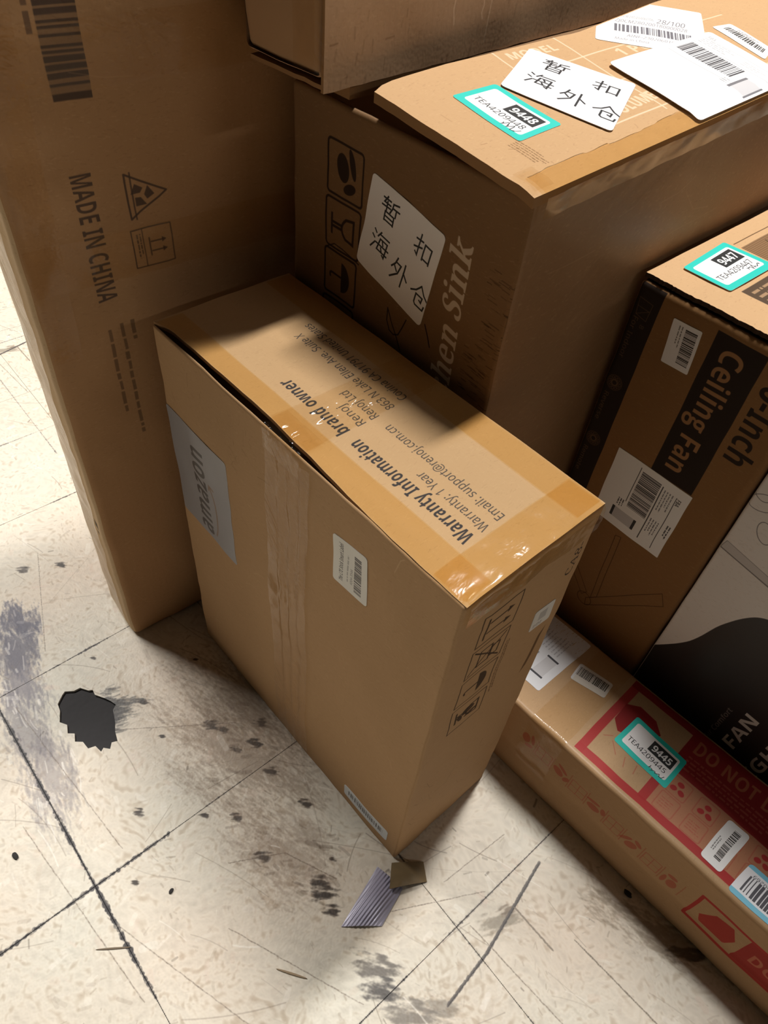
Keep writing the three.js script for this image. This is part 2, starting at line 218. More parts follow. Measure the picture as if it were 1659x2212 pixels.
{
  const { x0, x1, z0, z1 } = ROOM, NA0 = -4, NA1 = 5, NB0 = -6, NB1 = 4;    // tile columns and rows laid one by one
  const ea0 = A0 + NA0 * TILE, ea1 = A0 + NA1 * TILE, eb0 = B0 + NB0 * TILE, eb1 = B0 + NB1 * TILE;
  const sh = new THREE.Shape([new THREE.Vector2(x0 - 0.15, -(z0 - 0.15)), new THREE.Vector2(x1 + 0.15, -(z0 - 0.15)), new THREE.Vector2(x1 + 0.15, -(z1 + 0.15)), new THREE.Vector2(x0 - 0.15, -(z1 + 0.15))]);
  const hole = [[ea0, eb0], [ea1, eb0], [ea1, eb1], [ea0, eb1]].map(([a, b]) => { const q = tw(a, b); return new THREE.Vector2(q[0], -q[1]); });
  sh.holes.push(new THREE.Path(hole));
  const g = new THREE.ExtrudeGeometry(sh, { depth: 0.1, bevelEnabled: false }); g.rotateX(-Math.PI / 2); g.translate(0, -0.1, 0);
  const floor = struct(mesh('floor', g, vinyl));
  const under = mesh('tile_adhesive', new THREE.BoxGeometry(ea1 - ea0, 0.1, eb1 - eb0), std({ color: hex(44, 42, 43), roughness: 0.8, bumpMap: floorMat.bumpMap, bumpScale: 0.001 }), floor);
  { const q = tw((ea0 + ea1) / 2, (eb0 + eb1) / 2); under.position.set(q[0], -0.1535 + 0.1, q[1]); under.rotation.y = TH; }
  const chip = [[-0.234, -0.002], [-0.226, -0.018], [-0.224, -0.029], [-0.213, -0.038], [-0.208, -0.041], [-0.198, -0.034], [-0.189, -0.033], [-0.182, -0.022], [-0.177, -0.019], [-0.178, -0.01], [-0.172, 0.0], [-0.166, 0.012], [-0.163, 0.022], [-0.170, 0.027], [-0.173, 0.036], [-0.177, 0.047], [-0.183, 0.058], [-0.187, 0.072], [-0.194, 0.069], [-0.2, 0.076], [-0.206, 0.069], [-0.211, 0.072], [-0.213, 0.060], [-0.222, 0.057], [-0.223, 0.044], [-0.231, 0.037], [-0.226, 0.026], [-0.233, 0.02], [-0.228, 0.008]];
  for (let m = NA0; m < NA1; m++) for (let k = NB0; k < NB1; k++) {
    const ca = A0 + (m + 0.5) * TILE, cb = B0 + (k + 0.5) * TILE, q = tw(ca, cb), e = TILE / 2 - 0.0003;
    let tg;
    if (m === 0 && k === -1) {   // the tile with a chip broken out of it
      const s2 = new THREE.Shape([[-e, -e], [e, -e], [e, e], [-e, e]].map(([a, b]) => new THREE.Vector2(a, b)));
      s2.holes.push(new THREE.Path(chip.map(([X, Z]) => { const dx = X - q[0], dz = Z - q[1]; return new THREE.Vector2(dx * dA[0] + dz * dA[1], -(dx * dB[0] + dz * dB[1])); })));
      tg = new THREE.ExtrudeGeometry(s2, { depth: 0.0032, bevelEnabled: false }); tg.rotateX(-Math.PI / 2); tg.translate(0, -0.0032, 0);
    } else { tg = new THREE.BoxGeometry(2 * e, 0.0032, 2 * e); tg.translate(0, -0.0016, 0); }
    const t = mesh('tile', floorUV(tg, q[0], q[1]), floorMat, floor); t.position.set(q[0], 0, q[1]); t.rotation.y = TH;
  }
}
// ---------------------------------------------------------------- strip lights
const housing = std({ color: 0xcfcfca, roughness: 0.5 });
for (const [x, y, z, L, W, I, where] of LAMPS) {
  const g = new THREE.Group(); g.name = numbered('strip_light'); g.position.set(x, y, z); scene.add(g);
  tag(g, `white ceiling strip light ${where}`, 'lamp', 'ceiling strip lights');
  const body = mesh('housing', new THREE.BoxGeometry(L + 0.06, 0.06, W + 0.05), housing, g); body.position.y = 0.045;
  const diff = mesh('diffuser', new THREE.BoxGeometry(L, 0.012, W), std({ color: 0xffffff, emissive: 0xfff6e8, emissiveIntensity: 6 }), g); diff.position.y = 0.008;
  for (const s of [-1, 1]) { const rod = mesh('hanger', new THREE.CylinderGeometry(0.005, 0.005, ROOM.h - y - 0.075, 8), housing, g); rod.position.set(s * L * 0.4, 0.075 + (ROOM.h - y - 0.075) / 2, 0); }
  const l = new THREE.RectAreaLight(new THREE.Color(1.0, 0.975, 0.935), I, L, W); l.name = 'light'; l.position.y = -0.003; l.rotation.x = -Math.PI / 2; g.add(l);
}
// ---------------------------------------------------------------- cartons
// x, z: where the front left upright edge stands; w along x, h up, d along z, yaw in degrees; faces nx (left), pz (front), py (top)
const UP = { nx: V(-1, 0, 0), pz: V(0, 0, 1), py: V(0, 1, 0), px: V(1, 0, 0), nz: V(0, 0, -1), ny: V(0, -1, 0) };
function onFace(k, f, s, t) {
  const { w, h, d } = k;
  return f === 'nx' ? V(-w / 2, t, s - d / 2) : f === 'pz' ? V(s - w / 2, t, d / 2) : f === 'py' ? V(s - w / 2, h, d / 2 - t)
    : f === 'px' ? V(w / 2, t, d / 2 - s) : f === 'nz' ? V(w / 2 - s, t, -d / 2) : V(s - w / 2, 0, t - d / 2);
}
const span = (k, f) => f === 'nx' || f === 'px' ? [k.d, k.h] : f === 'pz' || f === 'nz' ? [k.w, k.h] : [k.w, k.d];
function bulge(k, f, s, t) {
  const [S, T] = span(k, f), e = Math.min(s, S - s, t, T - t), env = sstep(0, 0.05, e);
  const fi = { nx: 1, pz: 2, py: 3, px: 4, nz: 5, ny: 6 }[f];
  return env * ((k.amp || 0.0015) * noise(s * 7 + fi * 11, t * 7, k.seed) + (k.swell?.[f] || 0) * sstep(0, 0.12, e)) + (k.extra ? k.extra(f, s, t) : 0);
}
const jitter = (k, p) => { const a = k.wear ?? 0.0007, q = 28; return p.add(V(a * noise(p.x * q, p.y * q, p.z * q + k.seed), a * noise(p.x * q + 9, p.y * q, p.z * q + k.seed), a * noise(p.x * q, p.y * q + 9, p.z * q + k.seed))); };
function surf(k, f, s, t, off = 0) { const p = jitter(k, onFace(k, f, s, t)).addScaledVector(UP[f], bulge(k, f, s, t) + off); return k.warp ? k.warp(p) : p; }
function ticks(L, r) { const o = [0, 0.3 * r, 0.65 * r, r, r + 0.002, r + 0.005], m = Math.max(2, Math.round((L - 2 * r) / 0.016)); const out = [...o]; for (let i = 1; i < m; i++) out.push(r + 0.005 + (L - 2 * r - 0.01) * i / m); for (const v of o.slice().reverse()) out.push(L - v); return out; }
function bodyGeo(k, { r = 0.005, tray = 0, y0 = 0, h = k.h } = {}) {
  const gs = [], kk = { ...k, h };
  for (const f of ['nx', 'pz', 'py', 'px', 'nz', 'ny']) {
    const [S, T] = span(kk, f), ss = ticks(S, r), ts = ticks(T, r), pos = [], uv = [], idx = [];
    for (const t of ts) for (const s of ss) {
      const p = onFace(kk, f, s, t), c = V(clamp(p.x, -k.w / 2 + r, k.w / 2 - r), clamp(p.y, r, h - r), clamp(p.z, -k.d / 2 + r, k.d / 2 - r));
      const n = p.clone().sub(c); if (n.length() > 0) n.normalize(); const q = c.addScaledVector(n, r); q.y += y0;
      jitter(k, q).addScaledVector(UP[f], bulge(k, f, s, t + (f === 'py' || f === 'ny' ? 0 : y0)));
      if (f === 'py' && tray) q.y -= tray * sstep(r * 0.7, r * 0.7 + 0.002, Math.min(s, S - s, t, T - t));
      if (k.warp) k.warp(q);
      pos.push(q.x, q.y, q.z); uv.push(s, t + (f === 'py' || f === 'ny' ? 0 : y0));
    }
    const n = ss.length;
    for (let j = 0; j < ts.length - 1; j++) for (let i = 0; i < n - 1; i++) { const a = j * n + i; idx.push(a, a + 1, a + n, a + 1, a + n + 1, a + n); }
    const g = new THREE.BufferGeometry(); g.setAttribute('position', new THREE.Float32BufferAttribute(pos, 3)); g.setAttribute('uv', new THREE.Float32BufferAttribute(uv, 2)); g.setIndex(idx); gs.push(g);
  }
  return smoothNormals(mergeGeometries(gs, true));
}
function carton(name, k, label) {
  const g = new THREE.Group(); g.name = numbered(name); const t = k.yaw * R, ex = [Math.cos(t), -Math.sin(t)], ez = [Math.sin(t), Math.cos(t)];
  g.position.set(k.x + ex[0] * k.w / 2 - ez[0] * k.d / 2, k.y0 || 0, k.z + ex[1] * k.w / 2 - ez[1] * k.d / 2); g.rotation.y = t; scene.add(g);
  return tag(g, label, 'carton', 'cartons stacked on the floor');
}
// a paper label on a face: corners top left, top right, bottom right, bottom left of its print in (s, t)
function label(parent, name, k, f, q, cv, { r = 0.003, off = 0.0005, place, note, mat } = {}) {
  const P = place || ((s, t, o) => surf(k, f, s, t, o)), n = UP[f];
  const W = Math.hypot(q[1][0] - q[0][0], q[1][1] - q[0][1]), H = Math.hypot(q[3][0] - q[0][0], q[3][1] - q[0][1]), rv = r / H, ru = r / W;
  const vs = [0, 0.12, 0.35, 0.65].map((v) => v * rv).concat(lin(14, rv, 1 - rv), [0.65, 0.35, 0.12, 0].map((v) => 1 - v * rv));
  const map = (u, v) => { const e = Math.min(v, 1 - v), ins = e < rv ? ru * (1 - Math.sqrt(Math.max(0, 1 - ((rv - e) / rv) ** 2))) : 0; return ins + u * (1 - 2 * ins); };
  const st = (u, v) => [0, 1].map((i) => (q[0][i] * (1 - u) + q[1][i] * u) * (1 - v) + (q[3][i] * (1 - u) + q[2][i] * u) * v);
  const g = sheet((u, v) => P(...st(map(u, v), v), off), () => n, lin(14), vs, 0.0004, (u, v) => [map(u, v), 1 - v]);
  const m = mesh(name, g, [mat || paper(cv), paperRim], parent); if (note) m.userData.label = note; return m;
}
// a strip of tape laid over points: rows of positions across its width
function tape(parent, name, P, nu, nv, mat, amp = 0.0003, seed = 1, note) {
  const top = (u, v) => P(u, v), nf = (u, v) => { const e = 0.004, a = P(Math.min(1, u + e), v).sub(P(Math.max(0, u - e), v)), b = P(u, Math.min(1, v + e)).sub(P(u, Math.max(0, v - e))); return a.cross(b).normalize(); };
  const flip = nf(0.5, 0.5).dot(V(-0.45, 0.6, 0.55)) < 0 ? -1 : 1;
  const pos = [], uv = [], idx = [];
  for (let j = 0; j <= nv; j++) for (let i = 0; i <= nu; i++) { const u = i / nu, v = j / nv, p = top(u, v), n = nf(u, v).multiplyScalar(flip); p.addScaledVector(n, 0.0009 + amp * (0.8 + 1.3 * noise(p.x * 38 + seed, p.y * 38, p.z * 38) + 0.35 * noise(p.x * 110, p.y * 110 + seed, p.z * 110))); pos.push(p.x, p.y, p.z); uv.push(p.x + p.y * 0.3, p.z + p.y * 0.7); }
  const n = nu + 1; for (let j = 0; j < nv; j++) for (let i = 0; i < nu; i++) { const a = j * n + i; flip > 0 ? idx.push(a, a + 1, a + n, a + 1, a + n + 1, a + n) : idx.push(a, a + n, a + 1, a + 1, a + n, a + n + 1); }
  const g = new THREE.BufferGeometry(); g.setAttribute('position', new THREE.Float32BufferAttribute(pos, 3)); g.setAttribute('uv', new THREE.Float32BufferAttribute(uv, 2)); g.setIndex(idx); g.computeVertexNormals();
  const m = mesh(name, g, mat, parent); if (note) m.userData.label = note; return m;
}
// a path over an edge: arc length q from the first face to the second, rounded with radius r
function over(q, r) { const a = Math.PI / 2 * r; if (q < 0) return [q, 0, 0]; if (q < a) { const t = q / r; return [r * Math.sin(t), r * (1 - Math.cos(t)), 1]; } return [r, r + q - a, 2]; }

// label artwork
function art(w, h, ppm, fn, bg = '#f4f2f0') { const c = canvas(w * ppm, h * ppm), x = c.getContext('2d'); x.fillStyle = bg; x.fillRect(0, 0, c.width, c.height); x.scale(ppm, ppm); fn(x, w, h); return c; }
const holdLabel = (seed) => art(0.1, 0.1, 6000, (x) => { const s = 0.025; glyph(x, 'zan', 0.030, 0.022, s); glyph(x, 'kou', 0.079, 0.028, s); glyph(x, 'hai', 0.026, 0.061, s); glyph(x, 'wai', 0.058, 0.070, s); glyph(x, 'cang', 0.089, 0.073, s); }, '#f1eff1');
const teaLabel = (no, seed) => art(0.075, 0.05, 8000, (x, w, h) => {
  x.fillStyle = '#1cc9bb'; x.fillRect(0, 0, w, h);
  x.fillStyle = '#f6f4f4'; x.beginPath(); x.roundRect(0.006, 0.006, w - 0.012, h - 0.013, 0.003); x.fill();
  x.fillStyle = '#1d1f21'; x.fillRect(0.033, 0.009, 0.033, 0.0165); write(x, no, 0.036, 0.0222, 0.0095, 0.027, '#f2f2f2', 'bold sans-serif');
  write(x, 'TEA420' + no, 0.009, 0.0355, 0.0068, 0.055, '#1c1c1e', 'sans-serif');
  x.strokeStyle = '#1c2224'; x.lineWidth = 0.0008; x.lineCap = 'round'; const r = rng(seed); x.beginPath(); let X = 0.048, Y = 0.0395; x.moveTo(X, Y); for (let i = 0; i < 9; i++) { const nx = 0.048 + i * 0.0022 + (r() - 0.5) * 0.003, ny = 0.0405 + (r() - 0.5) * 0.008; x.quadraticCurveTo(X + 0.001, Y - 0.004 * (r() - 0.3), nx, ny); X = nx; Y = ny; } x.stroke();
});
const smallCode = (w, h, seed, o = {}) => art(w, h, 7000, (x) => { const { bx = 0.1, by = 0.35, bw = 0.8, bh = 0.4 } = o; bars(x, w * bx, h * by, w * bw, h * bh, seed, o.ink || '#3b3836'); rows(x, w * 0.25, h * 0.14, w * 0.5, 2, h * 0.09, h * 0.05, seed + 3, '#8d8988'); }, o.bg || '#f1efee');

const INK = 'rgba(40,26,16,0.9)';
function arrowsUp(F, s, t, w, deg, col) { F.at(s, t, deg, (x) => { x.strokeStyle = x.fillStyle = col; x.lineWidth = w * 0.05; for (const q of [-0.18, 0.18]) { x.beginPath(); x.moveTo(q * w, 0.28 * w); x.lineTo(q * w, -0.2 * w); x.stroke(); x.beginPath(); x.moveTo(q * w - 0.1 * w, -0.16 * w); x.lineTo(q * w, -0.34 * w); x.lineTo(q * w + 0.1 * w, -0.16 * w); x.fill(); } x.beginPath(); x.moveTo(-0.34 * w, 0.34 * w); x.lineTo(0.34 * w, 0.34 * w); x.stroke(); }); }
function boxIcon(F, s, t, w, deg, col, lw = 0.05, rr = 0.1) { F.at(s, t, deg, (x) => { x.strokeStyle = col; x.lineWidth = w * lw; x.beginPath(); x.roundRect(-w / 2, -w / 2, w, w, w * rr); x.stroke(); }); }
function glassIcon(F, s, t, w, deg, col) { F.at(s, t, deg, (x) => { x.strokeStyle = col; x.lineWidth = w * 0.055; x.beginPath(); x.moveTo(-0.24 * w, -0.32 * w); x.lineTo(0.24 * w, -0.32 * w); x.lineTo(0.2 * w, -0.1 * w); x.quadraticCurveTo(0, 0.14 * w, -0.2 * w, -0.1 * w); x.closePath(); x.stroke(); x.beginPath(); x.moveTo(-0.04 * w, 0.02 * w); x.lineTo(-0.04 * w, 0.3 * w); x.moveTo(0.04 * w, 0.02 * w); x.lineTo(0.04 * w, 0.3 * w); x.moveTo(-0.22 * w, 0.32 * w); x.lineTo(0.22 * w, 0.32 * w); x.stroke(); }); }
function brollyIcon(F, s, t, w, deg, col) { F.at(s, t, deg, (x) => { x.fillStyle = x.strokeStyle = col; x.lineWidth = w * 0.05; x.beginPath(); x.ellipse(0, -0.05 * w, 0.34 * w, 0.26 * w, 0, Math.PI, 0); x.fill(); x.beginPath(); x.moveTo(0, -0.05 * w); x.lineTo(0, 0.26 * w); x.quadraticCurveTo(0.02 * w, 0.36 * w, 0.12 * w, 0.3 * w); x.stroke(); }); }
function handsIcon(F, s, t, w, deg, col) { F.at(s, t, deg, (x) => { x.fillStyle = col; x.beginPath(); x.ellipse(-0.08 * w, -0.06 * w, 0.17 * w, 0.26 * w, -0.25, 0, 7); x.fill(); x.beginPath(); x.ellipse(0.19 * w, -0.2 * w, 0.08 * w, 0.28 * w, -0.3, 0, 7); x.fill(); x.beginPath(); x.ellipse(0.14 * w, 0.27 * w, 0.18 * w, 0.1 * w, -0.4, 0, 7); x.fill(); }); }

// ---- carton with the grey brand panel, standing on the floor in the middle
{
  const k = { x: 0, z: 0.4292, w: 0.1659, h: 0.555, d: 0.4292, yaw: 0, seed: 3, amp: 0.003, wear: 0.0011, swell: { nx: 0.0015, pz: 0.002 } };
  const g = carton('shipping_carton', k, 'upright brown carton with a silver grey side label and warranty text on its taped top');
  const kr = [178, 142, 102];
  const N = new Face(k.d, k.h, 2000, kr, 21), Z = new Face(k.w, k.h, 2200, kr, 22), T = new Face(k.w, k.d, 3000, [192, 157, 115], 23);
  N.scuffs(26, 5, 'rgba(92,58,26,A)', 0.018, [0.02, 0.46, 0.2, 0.54]); N.scuffs(30, 6, 'rgba(226,196,156,A)', 0.02);
  Z.scuffs(40, 8, 'rgba(84,54,26,A)', 0.03, [0.02, 0.02, 0.16, 0.2]);
  // four handling marks one below the other, the print tilted on its side
  const pw = 0.046, ps = 0.054, mark = [0.490, 0.437, 0.384, 0.331];
  mark.forEach((t, i) => { Z.rect(ps - pw / 2, t - pw / 2, ps + pw / 2, t + pw / 2, null, 'rgba(52,34,18,0.85)', 0.0014); });
  arrowsUp(Z, ps, mark[0], pw, -90, 'rgba(52,34,18,0.85)');
  Z.at(ps, mark[1], -90, (x) => { x.strokeStyle = 'rgba(52,34,18,0.9)'; x.lineWidth = 0.0018; x.strokeRect(-0.013, -0.004, 0.026, 0.014); x.strokeRect(-0.009, -0.014, 0.018, 0.009); x.beginPath(); x.moveTo(-0.019, -0.019); x.lineTo(0.019, 0.019); x.moveTo(0.019, -0.019); x.lineTo(-0.019, 0.019); x.stroke(); });
  brollyIcon(Z, ps, mark[2], pw, -90, 'rgba(52,34,18,0.85)'); glassIcon(Z, ps, mark[3], pw, -90, 'rgba(52,34,18,0.85)'); handsIcon(Z, ps, mark[3], pw * 0.7, -90, 'rgba(52,34,18,0.8)');
  Z.at(0.0865, 0.43, -90, (x) => rows(x, 0, 0, 0.10, 2, 0.003, 0.0016, 5, 'rgba(70,44,22,0.7)'));
  Z.poly([[0.153, 0.389], [0.1465, 0.3767], [0.138, 0.311], [0.145, 0.322]], 'rgba(84,56,30,0.75)');
  Z.text('CA8-', 0.1535, 0.468, 83, 0.011, 0.044, 'rgba(34,24,20,0.9)', 'italic serif');
  const ink = 'rgba(62,58,58,0.92)', inkB = 'rgba(54,51,52,0.95)';
  T.text('Warranty Information', 0.0535, 0.0412, 90, 0.0142, 0.138, inkB, 'bold sans-serif').text('Warranty: 1 Year', 0.0700, 0.0406, 90, 0.0098, 0.077, ink).text('Email: support@renoj.com.cn', 0.0880, 0.0404, 90, 0.0098, 0.137, ink);
  T.text('brand owner', 0.0545, 0.1906, 90, 0.0142, 0.089, inkB, 'bold sans-serif').text('Renoj', 0.0725, 0.190, 90, 0.0098, 0.033, ink).text('Renoj Ltd', 0.0875, 0.190, 90, 0.0098, 0.047, ink).text('863 N Lake Ellen Ave. Suite X', 0.1075, 0.1917, 90, 0.0098, 0.139, ink).text('Covina CA 91791 United States', 0.1258, 0.1942, 90, 0.0098, 0.146, ink);
  mesh('body', bodyGeo(k, { r: 0.003, tray: 0.06, h: 0.5515 }), [card(N), card(Z), plainCard(...kr), plainCard(...kr), plainCard(...kr), plainCard(...kr)], g);
  // the closed top flap, lifted a little along its left edge
  const lift = (s, t) => 0.0026 * sstep(0.05, 0, s) * sstep(0.40, 0.30, t) * sstep(0.2, 0.26, t) - 0.0022 * sstep(0.02, 0, s) * sstep(0.2, 0.1, t) + 0.0012 * noise(s * 20, t * 14, 4);
  const topAt = (s, t, o = 0) => V(s - k.w / 2, k.h - 0.0008 + lift(s, t) + o, k.d / 2 - t);
  const edge = (t) => 0.0018 + 0.0062 * sstep(0.06, 0.24, t) * sstep(0.4292, 0.40, t) + 0.0008 * noise(t * 40, 2, 2);
  const flap = mesh('top_flap', sheet((u, v) => { const t = v * (k.d - 0.001), e = edge(t); return topAt(e + u * (k.w - 0.0008 - e), t, 0); }, () => UP.py, lin(24), lin(60), 0.0042, (u, v) => { const t = v * (k.d - 0.001), e = edge(t); return [e + u * (k.w - 0.0008 - e), t]; }), [card(T), edgeCard], g);
  // labels
  const panel = art(0.123, 0.164, 3500, (x, w, h) => { x.translate(0, h); x.rotate(-Math.PI / 2); write(x, 'amazon', 0.006, 0.072, 0.034, 0.136, 'rgba(58,54,52,0.95)', 'bold sans-serif'); x.strokeStyle = 'rgba(126,98,70,0.8)'; x.lineWidth = 0.0028; x.beginPath(); x.moveTo(0.014, 0.079); x.quadraticCurveTo(0.055, 0.094, 0.098, 0.080); x.stroke(); x.beginPath(); x.moveTo(0.090, 0.077); x.lineTo(0.099, 0.079); x.lineTo(0.096, 0.088); x.stroke(); }, '#8f8d90');
  label(g, 'brand_label', k, 'nx', [[0.0015, 0.4540], [0.1165, 0.4525], [0.1166, 0.2850], [0.0035, 0.2910]], panel, { r: 0.004, note: 'silver grey label with a dark word mark turned on its side', mat: phys({ map: tex(panel), roughness: 0.38, metalness: 0.15 }) });
  const lte = art(0.0457, 0.061, 9000, (x, w, h) => { x.translate(0, h); x.rotate(-Math.PI / 2); write(x, 'The LTE Stick Smart Label', 0.006, 0.0135, 0.0052, 0.05, '#55504b', 'bold sans-serif'); rows(x, 0.012, 0.019, 0.036, 1, 0.004, 0.002, 4, '#aaa59e'); write(x, 'X004-3544', 0.012, 0.0265, 0.0032, 0.02, '#6b6660'); bars(x, 0.006, 0.0285, 0.047, 0.0095, 15, '#4b4744'); }, '#dedad0');
  label(g, 'barcode_sticker', k, 'nx', [[0.2850, 0.5025], [0.3297, 0.5110], [0.3341, 0.4496], [0.2879, 0.4430]], lte, { note: 'white sticker with a vertical barcode' });
  label(g, 'barcode_sticker', k, 'nx', [[0.3290, 0.0480], [0.4110, 0.0560], [0.4110, 0.0260], [0.3290, 0.0190]], smallCode(0.08, 0.03, 31, { by: 0.28, bh: 0.42, bg: '#cfd3d6', ink: '#6a6a6c' }), { r: 0.004, note: 'pale barcode sticker near the bottom edge' });
  label(g, 'small_sticker', k, 'pz', [[0.1184, 0.4386], [0.1492, 0.4356], [0.1487, 0.4047], [0.1184, 0.4075]], art(0.03, 0.03, 9000, (x) => { rows(x, 0.004, 0.022, 0.02, 2, 0.003, 0.0016, 8, '#807a74'); x.fillStyle = '#b9b4ae'; x.fillRect(0.009, 0.006, 0.012, 0.012); }, '#dcd8d0'), { note: 'small square white sticker' });
  // brown tape along both long edges of the top, over the front end, and clear tape round the girth
  const q = (s, t, o = 0) => topAt(s, t, o);
  tape(flap, 'packing_tape', (u, v) => q(edge(0.004 + v * 0.42) + (0.0315 - edge(0.004 + v * 0.42)) * u, 0.004 + v * 0.42), 12, 90, tapeMat, 0.00025, 2, 'brown tape along the left edge of the top');
  tape(flap, 'packing_tape', (u, v) => q(0.1325 + 0.0315 * u, 0.004 + v * 0.42), 12, 90, tapeMat, 0.00025, 5, 'brown tape along the right edge of the top');
  tape(flap, 'packing_tape', (u, v) => { const a = 0.032 - u * 0.062, o = over(-a, 0.004), s = 0.003 + v * (k.w - 0.006); const z = k.d / 2 - 0.004, ed = 0.010 * noise(v * 3, 1, 1); return u * 0.062 < 0.032 ? q(s, Math.max(a, 0.0001) + 0.004) : V(s - k.w / 2, k.h - 0.0012 - o[1] * (1 + ed * 8) , z + o[0] + 0.0012); }, 60, 60, tapeMat, 0.0012, 8, 'brown tape folded over the front end');
  const gz0 = 0.184, gz1 = 0.236;
  tape(g, 'girth_tape', (u, v) => q(0.008 + u * (k.w - 0.012), k.d - (gz0 + (gz1 - gz0) * v) - 0.001, [[0.3, 0.9], [0.55, 1.3], [0.72, 0.8]].reduce((a, [c, f], i) => a + 0.0044 * f * Math.max(0, noise(u * 5.3, i * 3.1, 8) + 0.18) * Math.exp(-(((v - c - 0.22 * noise(u * 3, i, 5)) / 0.05) ** 2)), 0)), 110, 60, clearTape, 0.0006, 11, 'wrinkled clear tape across the top');
  tape(g, 'girth_tape', (u, v) => surf(k, 'nx', gz0 + 0.004 + (gz1 - gz0 + 0.012) * v - 0.012 * u * (1 - u), 0.546 - 0.535 * u, [0.36, 0.62, 0.85].reduce((a, c, i) => a + 0.0016 * Math.exp(-(((v - c - 0.05 * noise(u * 6, i, 3)) / 0.05) ** 2)), 0)), 150, 24, clearTape, 0.0007, 13, 'wrinkled clear tape down the left side');
  tape(g, 'girth_tape', (u, v) => { const o = over(u * 0.05 - 0.022, 0.004), z = gz0 + 0.004 + (gz1 - gz0) * v, f = 0.0022 * Math.max(0, noise(u * 5, v * 4, 6)); return V(-k.w / 2 + 0.004 - o[0] - 0.0016 - f, k.h + 0.0010 - o[1] + f, z - k.d / 2); }, 50, 40, clearTape, 0.0011, 17, 'crumpled clear tape over the left top edge');
  shade(g);
}
